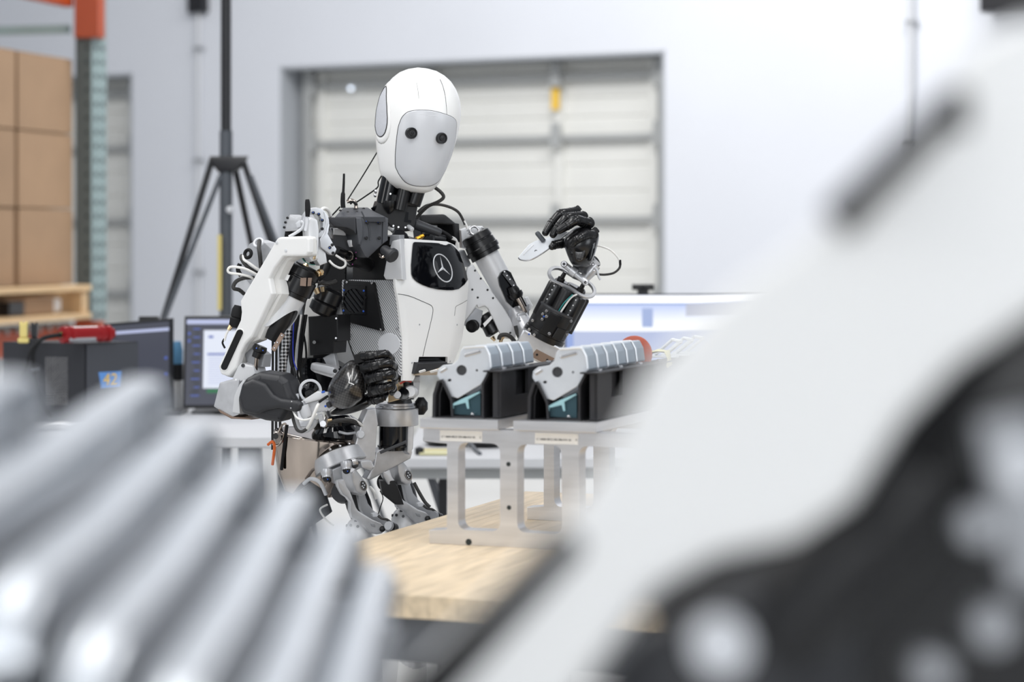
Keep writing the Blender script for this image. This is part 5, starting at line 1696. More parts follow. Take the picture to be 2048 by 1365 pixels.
# ---------------------------------------------------------------- back pack and left shoulder
part(MB().plate([(839, 430, 3), (890, 428.5, 14), (911, 446, 4), (919, 447.5), (921, 485), (912, 484), (905, 450), (880, 448), (842, 447)], Plane(880, 450, YR + .19, 25), .05, .003), 'back_housing', 'black')
part(MB().plate([(840, 446), (912, 446), (914, 500), (845, 490)], Plane(880, 470, YR + .24, 25), .05, .003), 'back_core', 'gloss')
cable([(851, 468, .13), (866, 461, .13), (880, 462, .13), (895, 470, .13), (904, 478, .13)], 4, 'rubber')
part(MB().lathe(P(846, 474, .12), P(860, 462, .12), [(0, r(4)), (.4, r(4)), (.42, r(7)), (1, r(6))], 12), 'connector', 'rubber')
part(MB().lathe(P(833, 478, .11), P(848, 471, .12), [(0, r(4.5)), (.5, r(4)), (.52, r(5)), (1, r(4))], 10), 'gold_plug', 'gold')
part(MB().lathe(P(868, 476, .13), P(890, 478, .14), [(0, r(7)), (.2, r(8)), (1, r(8))], 14), 'connector', 'char2')
for k in range(3):
    cable([(898 + k * 2, 472 + k * 3, .15), (911 + k, 478 + 2 * k, .15), (916 - k * 2, 490, .15), (915 - 2 * k, 501, .15)], 1.6, 'cable')
part(MB().plate([(921, 460), (944, 452, 3), (965, 452), (972, 462), (940, 500), (924, 496)], Plane(945, 470, YR + .25, 10), .04, .004), 'shoulder_plate', 'silver')
part(MB().plate([(918, 503), (930, 500), (943, 528), (939, 535), (931, 531), (920, 512)], Plane(930, 515, YR + .2, 30), .02, .003), 'shoulder_flap', 'mgrey')
part(MB().ring(P(949, 462, .2), (.3, -.8, .4), r(10), r(2.5)), 'cable_ring', 'steel')
for (x, y) in ((936, 464), (938, 470), (964, 460)):
    part(MB().lathe(P(x, y, .19), P(x + 2, y - 4, .19), [(0, r(4)), (1, r(3))], 8), 'pipe_fitting', 'steel')
q0, q1 = P(949, 468, .2), P(1048, 650, .2)
axl = (q1 - q0)
def al(f): return q0 + axl * f
part(MB().lathe(al(0), al(.24), [(0, r(26)), (.05, r(31)), (.3, r(33)), (.32, r(31)), (.36, r(31)), (.38, r(33)), (.6, r(34)), (.63, r(36)), (.8, r(36)), (.82, r(33)), (1, r(33))], 40), 'shoulder_motor', 'anod')
part(MB().lathe(al(.23), al(.86), [(0, r(27)), (.6, r(26)), (1, r(20))], 36), 'arm_tube', 'silver')
# oblong opening with the actuator in it
OPL = Plane(1020, 560, YR + .17, 15)
part(MB().plate([(1002, 545, 8), (1012, 539, 8), (1022, 545), (1042, 588), (1054, 612), (1036, 626), (1014, 604, 6), (1000, 572, 10), (997, 556)], OPL, .03, .001), 'arm_opening', 'gloss')
part(MB().bar(P(1008, 546, .162), P(1030, 574, .162), r(9), r(4), up=(0, -1, 0), bev=.001), 'actuator_rail', 'dark')
bolts([P(x, y, .157) for x, y in ((1014, 551.5), (1020, 559), (1027.5, 571), (1009, 544))], 'bolts', 'steel', rob, CAMN, 1.8, .002)
part(MB().lathe(P(1024, 574, .165), P(1036, 597, .165), [(0, r(10)), (.3, r(12)), (.5, r(12)), (.52, r(15)), (.8, r(15)), (1, r(11))], 24), 'actuator_nut', 'anod')
part(MB().lathe(P(1034, 593, .165), P(1052, 626, .165), [(0, r(6)), (.3, r(6)), (1, r(4.5))], 14), 'actuator_rod', 'chrome')
# side plate of the left upper arm
LP = Plane(980, 600, YR + .16, 8)
lp = [(934, 536), (946, 528.5, 3), (958, 548), (1009, 618), (1022, 640), (1033, 664, 5), (1031, 679, 5), (1012, 678), (1000, 668), (987, 640), (976, 618, 4), (970, 613, 4), (963, 615), (957, 618, 3), (954, 611), (936, 636), (925, 650), (922, 610)]
part(MB().plate(lp, LP, .012, .0025), 'arm_side_plate', 'silver')
bolts([LP.at(x, y, .0) for x, y in ((950, 541.5), (961.5, 557.5), (975, 580), (986, 596.5), (944.5, 579.5), (955.5, 595.5), (1020.5, 666))], 'bolts', 'black', rob, LP.n, 2.3, .0015)
part(MB().plate([(1008, 612), (1060, 608), (1058, 640), (1040, 652), (1034, 664), (1022, 640)], Plane(1035, 630, YR + .19, 10), .05, .003), 'arm_rear_plate', 'mgrey')
part(MB().plate([(1050, 596), (1056, 594), (1066, 612), (1060, 622)], Plane(1058, 608, YR + .22, 10), .02, .002), 'arm_rear_rib', 'silver')
part(MB().plate([(1034, 628, 4), (1050, 624), (1060, 640), (1046, 662), (1040, 652)], Plane(1045, 640, YR + .15, 15), .04, .003), 'elbow_lug', 'cast')
bolts([P(1036.5, 637.5, .14)], 'bolt', 'mgrey', rob, CAMN, 4.5, .003)
# elbow side: bearing and small motor below the chest
part(MB().plate([(932, 640), (952, 616), (966, 622), (962, 652), (945, 662), (932, 652)], Plane(948, 640, YR + .17, 10), .03, .002), 'elbow_box', 'mgrey')
part(MB().lathe(P(943.5, 653, .15), P(950, 650, .2), [(0, r(13)), (.6, r(13)), (1, r(10))], 24), 'elbow_bearing', 'rubber')
part(MB().washer(P(943, 653.5, .148), (-.35, -.9, 0), r(13), r(7), r(4), 24), 'bearing_ring', 'black')
part(MB().lathe(P(966, 630, .19), P(990, 668, .19), [(0, r(14)), (.1, r(18)), (.45, r(19)), (.5, r(17)), (.9, r(19)), (1, r(14))], 26), 'elbow_motor', 'anod')
part(MB().plate([(966, 648), (984, 630), (987, 635), (969, 655)], Plane(976, 642, YR + .163, 0), .001, 0), 'motor_label', 'warmwhite')
part(MB().lathe(P(984, 674, .17), P(990, 682, .17), [(0, r(5)), (1, r(3))], 8), 'pipe_fitting', 'brass')
cable([(998, 680, .15), (1001, 672, .15), (1012, 670, .15), (1022, 675, .15), (1030, 685, .15)], 4.5, 'braid')
cable([(1031, 652, .13), (1034, 665, .13), (1040, 678, .13), (1044, 690, .13), (1046, 698, .13)], 4.0, 'braid')
part(MB().ring(P(1014, 684, .17), (0, -1, .2), r(13), r(4)), 'elbow_ring', 'brass')

YR = 5.25
# ---------------------------------------------------------------- left forearm, raised
g0, g1 = P(1086, 676, .13), P(1146, 561, .11)
gx = (g1 - g0)
gd = gx.normalized()
gs = V((gd.z, 0, -gd.x)).normalized()                      # across, to the lower right in the picture
gn = gs.cross(gd).normalized()
if gn.y > 0: gn = -gn
def G(f, s=0.0, n=0.0):                                    # f along the forearm, s px across, n px towards the camera
    return g0 + gx * f + gs * r(s) + gn * r(n)
part(MB().lathe(al(.8) + V((0, 0, 0)), G(-.2, -6), [(0, r(17)), (.5, r(20)), (1, r(22))], 24), 'elbow_joint', 'cast')
# elbow block
eb = [G(-.34, -44, 0), G(-.34, 42, 0), G(.0, 46, 0), G(.02, -46, 0)]
part(MB().solid([p + gn * r(32) for p in eb], gn, r(64), .006), 'elbow_block', 'cast')
part(MB().solid([p + gn * r(34) for p in (G(-.3, -6, 0), G(-.3, 34, 0), G(-.16, 40, 0), G(-.16, -2, 0))], gn, r(4), .001), 'elbow_cover', 'brown')
bolts([G(-.23, 4, 35), G(-.23, 28, 35)], 'bolts', 'black', rob, gn, 2.4, .002)
part(MB().solid([p + gn * r(36) for p in (G(-.02, -40, 0), G(-.02, 44, 0), G(.03, 46, 0), G(.03, -42, 0))], gn, r(70), .003), 'elbow_flange', 'cast')
part(MB().lathe(G(.0), G(.12), [(0, r(43)), (.1, r(45)), (.8, r(45)), (.85, r(43)), (1, r(43))], 44), 'forearm_base', 'anod')
part(MB().lathe(G(.12), G(.5), [(0, r(42)), (.04, r(43)), (.96, r(43)), (1, r(42)), (1, r(38)), (.9, r(38))], 44), 'forearm_drum', 'black')
part(MB().lathe(G(.485), G(.52), [(0, r(43.6)), (.5, r(44.2)), (1, r(43.6)), (1, r(40))], 44), 'drum_rim', 'dark')
part(MB().solid([p + gn * r(46) for p in (G(.1, -14, 0), G(.1, 12, 0), G(.46, 14, 0), G(.46, -12, 0))], gn, r(6), .002), 'drum_plate', 'anod')
part(MB().solid([p + gn * r(44) for p in (G(.12, 14, 0), G(.12, 36, -14), G(.3, 36, -14), G(.3, 16, 0))], gn, r(5), .002), 'drum_shell', 'black')
for s_, n_, rr_, f0, f1, nm in ((-26, 8, 18, .3, .86, 'wrist_motor'), (25, 10, 19, .3, .84, 'wrist_motor'), (-2, 20, 13, .35, .86, 'forearm_rib'), (14, -20, 22, .3, .92, 'wrist_motor'), (38, -4, 12, .25, .84, 'forearm_rib'), (-16, -20, 18, .3, .9, 'wrist_motor')):
    part(MB().lathe(G(f0, s_, n_), G(f1, s_, n_), [(0, r(rr_)), (.95, r(rr_)), (1, r(rr_ - 2))], 28), nm, 'anod' if nm == 'wrist_motor' else 'black')
bolts([G(f, -30, 25.5) for f in (.82, .75, .67, .59)] + [G(f, 23, 28.8) for f in (.78, .69, .6, .52)], 'bolts', 'lgrey', rob, gn, 1.6, .001)
bolts([G(.37, -24, 38), G(.44, -20, 40), G(.37, -15, 44), G(.3, -20, 42), G(.2, -36, 30), G(.06, -34, 34), G(.03, -20, 43), G(.16, 6, 47), G(.24, 40, 18), G(.46, 34, 26)], 'bolts', 'steel', rob, gn, 3.4, .003)
bolts([G(.35, -20, 42), G(.0, -30, 40)], 'bolts', 'blue', rob, gn, 1.8, .003)
part(MB().tube([G(.42, 6, 32), G(.6, 8, 34), G(.78, 12, 30), G(.86, 20, 24)], r(2), 8), 'wire', 'cable')
part(MB().tube([G(.46, 2, 34), G(.66, 4, 36), G(.84, 12, 32)], r(1.2), 6), 'wire', mat('teal_wire', (40, 130, 130), .4))
# oblong top ring
nr_ = gd
ur, vr = gs, gs.cross(gd).normalized()
def stad(rad, L, f, n=12, k=1.0):
    out = []
    for i in range(n + 1):
        a = math.pi / 2 + math.pi * i / n
        out.append((-L + rad * math.cos(a), rad * math.sin(a)))
    out.append((-L * .0, -rad * k))
    for i in range(n + 1):
        a = -math.pi / 2 + math.pi * i / n
        out.append((L + rad * math.cos(a), rad * math.sin(a)))
    out.append((0, rad * k))
    return out
RTILT = (gd * .86 + gn * .5).normalized()
RV = RTILT.cross(gs).normalized()
def ringpt(x, y, f): return G(f) + gs * r(x) + RV * r(y)
so = [ringpt(x, y, .98) for x, y in stad(28, 27, 0, 12, .84)]
si = [ringpt(x, y, .98) for x, y in stad(21.5, 27, 0, 12, .8)]
part(MB().solid(so, RTILT, r(6), .001, [si]), 'wrist_ring', 'cast')
for (s_, n_) in ((-24, 2), (24, 6)):
    part(MB().lathe(G(.72, s_, n_), G(1.06, s_ * .92, n_ + 4), [(0, r(8)), (.7, r(8)), (.72, r(5)), (1, r(4))], 16), 'wrist_rod', 'anod')
part(MB().lathe(P(1126, 527, .07), P(1174, 567, .06), [(0, r(6)), (.02, r(7)), (.3, r(6.5)), (.32, r(10)), (.52, r(10)), (.54, r(6.5)), (.98, r(7)), (1, r(6))], 20), 'wrist_shaft', 'cast')
for (x, y) in ((1128, 528.5), (1171, 565)):
    part(MB().lathe(P(x, y, .055), P(x, y, .08), [(0, r(5)), (.2, r(7)), (1, r(7))], 18), 'shaft_end', 'cast')
    bolts([P(x, y, .055)], 'bolt', 'dark', rob, CAMN, 3.2, .002)
part(MB().lathe(P(1158, 545, .09), P(1162, 528, .09), [(0, r(16)), (.4, r(15)), (1, r(17))], 20), 'wrist_joint', 'dark')
part(MB().lathe(P(1166, 560, .1), P(1192, 530, .1), [(0, r(10)), (.4, r(12)), (.6, r(13)), (1, r(11))], 20), 'wrist_motor', 'cast')
part(MB().washer(P(1194, 522, .1), (.8, -.4, .5), r(12), r(7), r(5)), 'wrist_cap', 'black')
part(MB().lathe(P(1188, 527, .1), P(1194, 521, .1), [(0, r(11)), (1, r(11))], 18), 'wrist_end', 'lgrey')
part(MB().tube([P(1188, 535, .07), P(1194, 541, .07), P(1197, 553, .07), P(1201, 560, .07)], r(2.4), 8), 'wrist_lever', 'lgrey')
bolts([P(1176, 531, .08), P(1181, 528, .08), P(1186, 529, .08), P(1188, 541, .075), P(1172, 533, .08)], 'bolts', 'steel', rob, CAMN, 2, .003)
cable([(1192, 492, .1), (1202, 493, .1), (1220, 500, .1), (1234, 513, .1), (1241, 527, .1)], 1.9, 'cable')
cable([(1240.5, 524, .1), (1239, 536, .1), (1228, 546, .1), (1212, 549.5, .1), (1196, 549, .1), (1184, 546, .1)], 2.4, 'braid')
part(MB().lathe(P(1240, 520, .1), P(1240.5, 530, .1), [(0, r(2.6)), (1, r(2.8))], 10), 'cable_joint', 'rubber')

# ---------------------------------------------------------------- left hand holding the bracket
hull([P(1130, 492, .03), P(1140, 520, .04), P(1152, 531, .05), P(1168, 533, .06), P(1182, 526, .06), P(1190, 500, .05), P(1197, 474, .05), P(1190, 462, .04), P(1160, 455, .04), P(1135, 470, .04), P(1136, 490, .0), P(1150, 522, .01), P(1175, 524, .02), P(1188, 490, .01), P(1160, 478, .0), P(1135, 480, .09), P(1155, 522, .1), P(1182, 515, .1), P(1192, 478, .1), P(1160, 460, .1)], 'palm', 'glove', rob, 2)
part(MB().plate([(1150, 486, 6), (1168, 484, 6), (1172, 500), (1166, 520, 8), (1154, 522, 8), (1149, 505)], Plane(1160, 503, YR + .002, 5), .006, .003), 'palm_plate', 'carbon')
part(MB().plate([(1136, 492, 4), (1146, 490, 5), (1146, 510, 6), (1139, 513, 4)], Plane(1141, 500, YR + .004, -15), .006, .003), 'palm_pad', 'glove')
part(MB().plate([(1184, 488, 4), (1194, 480, 4), (1190, 505), (1182, 524, 4), (1177, 522, 4)], Plane(1185, 505, YR + .01, 30), .008, .003), 'palm_guard', 'gloss')
def finger(pts, rad, name='finger', par=rob, m='glove'):
    """phalanges as one tapered skin with creases at the joints"""
    q = [P(*p) for p in pts]
    rr_ = [r(x) for x in rad]
    f = part(MB().tube(q, rr_, 14, sm=6), name, m, par)
    e = q[-1]
    MB().ball(e, rr_[-1], 14, 10).build('fingertip', m, f)
    MB().ball(q[0], rr_[0] * 1.04, 14, 10).build('knuckle', 'rubber', f)
    for i in range(1, len(q) - 1):
        t = (q[i + 1] - q[i - 1]).normalized()
        for s_ in (-1, 1):
            c = q[i] + t * r(3.2 * s_)
            MB().ring(c, t, rr_[i] * .95, r(1.1), 16, 6).build('joint_crease', 'rubber', f)
    return f
finger([(1152, 423, .1), (1138, 426, .085), (1121, 429, .07), (1104, 446, .06), (1091, 466, .05)], [10, 10, 10, 9, 7.2])
finger([(1166, 433, .08), (1150, 434, .065), (1133, 437, .05), (1117, 453, .045), (1106, 470, .04)], [10.5, 10.5, 10.5, 9, 7.2])
finger([(1179, 447, .05), (1166, 444, .04), (1152, 441, .02), (1136, 451, .015), (1118, 462, .015)], [10.5, 11, 10.5, 9.4, 7.2])
finger([(1186, 470, .03), (1175, 470, .01), (1163, 474, -.005), (1153, 480, -.01), (1146, 488, .0)], [11, 9.5, 8.5, 8, 7])
finger([(1146, 476, .1), (1138, 484, .08), (1124, 487, .06), (1110, 490, .05), (1104, 494, .045)], [10, 10, 10, 9, 7], 'thumb')
part(MB().lathe(P(1150, 414, .11), P(1157, 424, .11), [(0, r(6)), (.2, r(8)), (1, r(9))], 12), 'knuckle_guard', 'rubber')
for (x, y, d) in ((1163, 430, .09), (1177, 442, .06), (1187, 462, .04)):
    part(MB().lathe(P(x - 3, y - 4, d), P(x + 6, y + 7, d), [(0, r(7)), (.3, r(9.5)), (.8, r(9.5)), (1, r(8))], 14), 'knuckle_guard', 'rubber')

YR = 5.2
# ---------------------------------------------------------------- right forearm and hand across the body
EL = Plane(455, 790, YR - .08, -25)
part(MB().plate([(438, 766, 3), (470, 757, 3), (478, 760), (474, 800), (478, 830), (463, 836), (426, 814, 3)], EL, .07, .004), 'elbow_block', 'cast')
part(MB().plate([(464, 757), (476, 732, 4), (482, 726, 6), (506, 732, 4), (510, 748), (494, 760), (478, 764)], EL, .05, .003, off=-.004), 'elbow_lug', 'silver')
bolts([EL.at(486, 731.5, -.003)], 'bolt', 'dark', rob, EL.n, 4, .001)
part(MB().lathe(P(500, 736, -.09), P(520, 742, -.06), [(0, r(8)), (1, r(9))], 18), 'elbow_pin', 'cast')
part(MB().plate([(487, 708), (508, 694), (528, 710), (526, 735), (508, 735), (494, 725)], Plane(505, 715, YR - .08, -30), .03, .003), 'elbow_link', 'mgrey')  # grey plate stands in for the arm cover's back in shadow
part(MB().plate([(436, 820), (464, 834), (505, 838), (503, 840), (462, 838), (440, 826)], Plane(470, 830, YR - .09, -25), .06, .001), 'elbow_under_plate', 'brown')
part(MB().plate([(464, 826, 3), (468, 792), (478, 770, 4), (486, 760), (490, 765), (478, 800), (480, 828)], EL, .02, .002, off=.004), 'elbow_rim', 'silver')
fs = [(481, 770, 12), (491, 757, 8), (519, 744, 8), (560, 750, 10), (576, 762, 8), (584, 788), (590, 799), (576, 822, 8), (560, 846, 10), (528, 842), (482, 828, 10), (474, 797, 10)]
FS = Plane(530, 795, YR - .16, -12)
part(MB().plate(fs, FS, .085, .014, off=0, steps=3), 'forearm_shell', 'char2')
part(MB().plate([(484, 768, 10), (506, 758, 10), (530, 768, 10), (546, 790), (562, 798), (596, 802, 8), (604, 809, 8), (600, 822, 8), (590, 825, 6), (556, 818), (534, 822), (512, 830, 12), (484, 824, 12), (477, 797, 10)], FS, .02, .008, off=.012, steps=3), 'forearm_ridge', 'char2')
bolts([FS.at(x, y, .012) for x, y in ((583, 804), (581.5, 817))], 'bolts', 'steel', rob, FS.n, 1.6, .001)
part(MB().plate([(560, 785), (575, 768), (600, 778), (604, 800), (570, 800)], Plane(580, 785, YR - .1, 0), .04, .004), 'forearm_end', 'gloss')
part(MB().washer(P(621, 782, -.13), (.25, -.9, .1), r(23), r(18), r(7)), 'wrist_ring', 'lgrey')
part(MB().lathe(P(620, 783, -.1), P(616, 788, -.14), [(0, r(17)), (.5, r(14)), (1, r(6))], 22), 'wrist_bearing', 'gloss')
part(MB().lathe(P(586, 774, -.1), P(604, 778, -.1), [(0, r(4)), (1, r(4))], 12), 'wrist_rod', 'lgrey')
part(MB().plate([(578, 790), (596, 788), (597, 799), (579, 799)], Plane(588, 794, YR - .15, -5), .01, .001), 'wrist_block', 'lgrey')
part(MB().plate([(604, 802, 3), (634, 783, 3), (652, 785, 2), (658, 790), (640, 800), (612, 808)], Plane(630, 795, YR - .175, -5), .02, .003), 'wrist_link', 'silver')
part(MB().plate([(602, 803), (620, 803), (648, 798), (662, 800), (672, 816), (660, 822), (630, 826, 3), (616, 838, 3), (604, 826)], Plane(630, 812, YR - .165, -5), .03, .004), 'wrist_yoke', 'lgrey')
part(MB().lathe(P(606, 812, -.17), P(615, 835, -.17), [(0, r(11)), (.8, r(11)), (1, r(9))], 18), 'wrist_cylinder', 'lgrey')
part(MB().lathe(P(656, 811, -.185), P(662, 808, -.18), [(0, r(6)), (1, r(6))], 14), 'wrist_screw', 'dark')
part(MB().plate([(652, 786), (660, 782), (664, 796), (654, 800)], Plane(657, 792, YR - .18, 0), .02, .002), 'wrist_tab', 'silver')
bolts([P(651, 813, -.19), P(645, 785, -.18), P(648, 784, -.18)], 'bolts', 'blue', rob, CAMN, 2.3, .002)
bolts([P(644, 824, -.18), P(653, 822, -.18), P(659, 820, -.18)], 'bolts', 'steel', rob, CAMN, 1.6, .002)
cable([(637, 809, -.2), (633, 817, -.205), (627, 832, -.205), (620, 848, -.2), (614, 858, -.19)], 3.2, 'cable')
cable([(614, 858, -.19), (604, 864, -.19), (594, 860, -.18), (588, 845, -.17), (583, 824, -.16)], 3.2, 'braid')
cable([(586, 822, -.17), (592, 834, -.19), (602, 840, -.2), (614, 840, -.2), (626, 835, -.2), (634, 829, -.19)], 2.0, 'cable')
cable([(590, 826, -.15), (594, 845, -.14), (600, 860, -.14), (612, 862, -.14), (626, 852, -.13), (632, 840, -.13)], 5, 'lgrey')
cable([(655, 793, -.19), (646, 799, -.2), (638, 805, -.2)], 2.6, 'rubber')
part(MB().bar(P(640, 830, -.16), P(646, 852, -.15), r(10), r(8), up=(0, -1, 0), bev=.002), 'wrist_strut', 'lgrey')
part(MB().lathe(P(646, 848, -.165), P(648, 850, -.14), [(0, r(6)), (1, r(6))], 14), 'strut_end', 'cast')
cable([(651, 830, -.15), (654, 842, -.15), (652, 854, -.15)], 1.3, 'chrome')
# back of the hand: carbon shell
hd = -.2
hull([P(712, 716, hd + .04), P(690, 728, hd + .02), P(668, 750, hd + .02), P(655, 776, hd + .02), P(655, 800, hd + .02), P(671, 817, hd + .02), P(694, 821, hd + .01), P(716, 808, hd), P(731, 788, hd), P(730, 758, hd), P(722, 736, hd + .01), P(706, 750, hd - .025), P(688, 775, hd - .03), P(680, 797, hd - .02), P(712, 780, hd - .025), P(700, 738, hd + .06), P(670, 780, hd + .06), P(720, 780, hd + .05)], 'hand_back', 'carbon', rob, 2)
part(MB().tube([P(713, 718, hd), P(722, 737, hd - .012), P(730, 760, hd - .014), P(731, 786, hd - .008)], r(2.2), 8), 'shell_edge', 'gloss')
hull([P(672, 822, hd + .03), P(700, 822, hd + .01), P(732, 798, hd + .0), P(760, 780, hd + .01), P(768, 788, hd + .02), P(754, 808, hd + .02), P(720, 826, hd + .03), P(665, 833, hd + .05), P(676, 812, hd + .06), P(750, 780, hd + .06), P(720, 800, hd + .07), P(660, 822, hd + .06)], 'palm_heel', 'glove', rob, 2)
hull([P(712, 716, hd + .01), P(735, 708, hd + .01), P(765, 712, hd + .03), P(772, 770, hd + .03), P(755, 790, hd + .03), P(730, 785, hd + .0), P(722, 740, hd), P(740, 740, hd + .06), P(765, 750, hd + .07), P(735, 780, hd + .06)], 'palm', 'glove', rob, 1)
finger([(724, 714, hd - .005), (738, 712, hd - .02), (752, 711, hd - .026), (771, 709.5, hd - .02), (781, 718, hd + .0), (786, 732, hd + .025)], [10, 9, 8.6, 8.6, 7.5, 6])
finger([(732, 736, hd - .012), (746, 733, hd - .028), (760, 730, hd - .034), (777, 727.5, hd - .026), (787, 734, hd - .0), (790, 746, hd + .025)], [11, 10, 9.5, 9.2, 8, 6])
finger([(740, 758, hd - .014), (754, 754, hd - .03), (767, 751.5, hd - .036), (781, 749, hd - .026), (789, 754, hd + .0), (790, 764, hd + .02)], [11.5, 10.5, 10, 9.8, 8, 6])
finger([(747, 781, hd - .01), (760, 778, hd - .024), (770, 775.5, hd - .028), (781, 773, hd - .02), (786, 778, hd + .0), (784, 786, hd + .015)], [12, 10.5, 9.5, 9, 7.5, 6])
finger([(735, 800, hd + .02), (750, 800, hd + .0), (764, 796, hd - .005), (772, 788, hd + .01)], [9, 9, 8, 6], 'thumb')
for (x, y, m_) in ((719, 717, 12), (730, 736, 12), (738, 757, 12), (746, 782, 13)):
    part(MB().obox(P(x, y, hd - .006), V((r(m_ * .8), 0, r(2.5))), V((-r(1.5), 0, r(m_ * .75))), V((0, -r(9), 0)), .003), 'knuckle_guard', 'rubber')
part(MB().tube([P(x, y, hd - .036) for x, y in ((702, 750), (699, 760), (698, 766), (702, 767), (708, 770))], r(.9), 6, sm=2), 'hand_mark', 'warmwhite')

# ---------------------------------------------------------------- cables behind the right arm, braided hose, back frame
part(MB().plate([(497, 488, 4), (512, 480, 5), (530, 486, 3), (545, 500), (535, 560), (500, 620), (478, 570), (474, 540)], Plane(515, 540, YR + .0, -35), .04, .004), 'arm_rear_block', 'cast')
part(MB().ring(P(517, 486, -.02), (-.3, -.8, .5), r(9), r(3)), 'cable_gland', 'lgrey')
part(MB().ring(P(496, 508, -.02), (-.5, -.8, .2), r(8), r(3.5)), 'cable_gland', 'rubber')
cable([(519, 482, -.02), (518, 496, -.045), (520, 512, -.05), (522, 535, -.04)], 4.2, 'braid')
cable([(483, 512, -.03), (484, 520, -.05), (494, 533, -.05), (508, 543, -.04), (520, 550, -.03)], 4, 'braid')
cable([(485, 512, -.035), (488, 520, -.055), (500, 528, -.055), (514, 538, -.05), (524, 546, -.04)], 2.6, 'cable')
cable([(514, 550, -.05), (490, 538, -.06), (464, 534, -.06), (456, 539, -.06), (459, 546, -.06), (480, 549, -.06), (500, 554, -.05), (508, 560, -.04)], 2.6, 'cable')
cable([(508, 556, -.04), (490, 556, -.05), (474, 562, -.05), (467, 572, -.05), (469, 578, -.05), (478, 580, -.04), (488, 588, -.03)], 4.0, 'braid')
cable([(480, 528, -.02), (476, 540, -.02), (482, 552, -.02)], 4.5, 'rubber')
part(MB().lathe(P(480, 560, 0), P(500, 590, 0), [(0, r(10)), (1, r(14))], 16), 'arm_rear_tube', 'lgrey')
part(MB().lathe(P(478, 612, -.05), P(468, 655, -.05), [(0, r(9)), (.2, r(12)), (.5, r(12)), (.55, r(10)), (.6, r(12)), (.9, r(11)), (1, r(7))], 20), 'rear_motor', 'rubber')
part(MB().lathe(P(462, 652, -.05), P(457, 660, -.05), [(0, r(5)), (1, r(4))], 8), 'pipe_fitting', 'brass')
cable([(459, 657, -.05), (452, 670, -.05), (449, 682, -.05)], 2.4, 'cable')
cable([(449, 678, -.05), (445, 686, -.05), (450, 697, -.05)], 2.0, 'rubber')
part(MB().tube([P(577, 660, .06), P(572, 690, .06), P(567, 720, .06), P(563, 762, .06)], r(8.5), 14), 'braided_hose', 'mesh')
for k, (x0, x1, m_) in enumerate(((590, 589, 'rubber'), (597, 592, 'cable'), (602, 600, 'rubber'), (584, 583, 'char2'), (607, 604, 'rubber'))):
    cable([(x0 + 6, 630, .09), (x0, 670, .08), (x1 - 2, 715, .08), (x1 + (6 if k % 2 else -4), 750, .08), (x1 + 4, 770, .08)], (4, 2.4, 3, 4, 2.5)[k], m_)
cable([(588, 640, .07), (586, 680, .06), (587, 720, .06), (594, 740, .06)], 1.2, mat('blue_wire', (40, 60, 190), .4), 'wire')
cable([(604, 735, .07), (612, 720, .07), (611, 690, .08), (605, 660, .09)], 2.2, 'rubber')
for x in (546, 553, 561):
    part(MB().bar(P(x, 640, .14), P(x - 1, 900, .14), r(5), r(5)), 'support_post', 'black')
part(MB().plate([(604, 600), (690, 600), (700, 800), (604, 800)], Plane(650, 700, YR + .16, -20), .03, .002), 'rear_plate', 'black')
part(MB().plate([(690, 560), (800, 562), (806, 760), (712, 755)], Plane(760, 650, YR + .08, -20), .06, .002), 'torso_body', 'black')
part(MB().plate([(800, 500), (915, 505), (930, 570), (905, 735), (812, 740)], Plane(860, 620, YR + .16, 40), .05, .002), 'torso_body', 'black')
part(MB().plate([(690, 470), (800, 476), (830, 500), (830, 570), (690, 565)], Plane(760, 520, YR + .11, 0), .08, .004), 'torso_top', 'gloss')

# ---------------------------------------------------------------- waist and pelvis
part(MB().lathe(P(806, 752, .11), P(800, 812, .11), [(0, r(26)), (.2, r(20)), (.7, r(20)), (1, r(28))], 28), 'waist_column', 'dark')
for (x, y, rr_, m_) in ((807.5, 788, 14, 'gloss'), (820, 784, 13, 'silver'), (795, 790, 9, 'cast')):
    part(MB().lathe(P(x, y, .03), P(x + 3, y, .08), [(0, r(rr_ * .8)), (.1, r(rr_)), (.4, r(rr_)), (.5, r(rr_ * .85)), (.7, r(rr_)), (1, r(rr_))], 22), 'waist_wheel', m_)
part(MB().plate([(774, 760), (796, 756), (798, 800), (776, 806)], Plane(785, 780, YR + .05, -20), .03, .002), 'waist_bracket', 'brass')
part(MB().plate([(826, 752), (842, 748), (838, 790), (828, 800)], Plane(832, 775, YR + .1, 40), .02, .002), 'waist_bracket', 'cast')
cable([(800, 768, .02), (812, 762, .02), (822, 764, .03)], 2, mat('red_wire', (170, 60, 50), .4), 'wire')
part(MB().lathe(P(842, 795, .14), P(842, 830, .14), [(0, r(6)), (.3, r(14)), (.7, r(14)), (1, r(6))], 20), 'hip_cable_guard', 'black')
part(MB().lathe(P(792, 816, .12), P(792, 806, .12), [(0, r(42)), (.4, r(42)), (.5, r(40)), (1, r(40))], 44), 'waist_ring', 'steel')
part(MB().lathe(P(793, 851, .12), P(793, 817, .12), [(0, r(44)), (.05, r(45)), (.95, r(45)), (1, r(43))], 48), 'pelvis_cap', 'cast')
PV = Plane(735, 870, YR + .03, 15)
part(MB().plate([(735, 819), (752, 817), (757, 850), (754, 856), (751, 919, 3), (742, 935), (704, 920), (703, 914), (714, 876), (722, 848)], PV, .05, .004), 'pelvis_strut', 'cast')
bolts([PV.at(720, 869.5, .003)], 'bolt', 'lgrey', rob, PV.n, 8.5, .012)
part(MB().lathe(P(787, 850, .11), P(787, 901, .11), [(0, r(30)), (.78, r(30)), (.8, r(33)), (.86, r(33)), (.88, r(26)), (1, r(25))], 36), 'hip_yaw_motor', 'gloss')
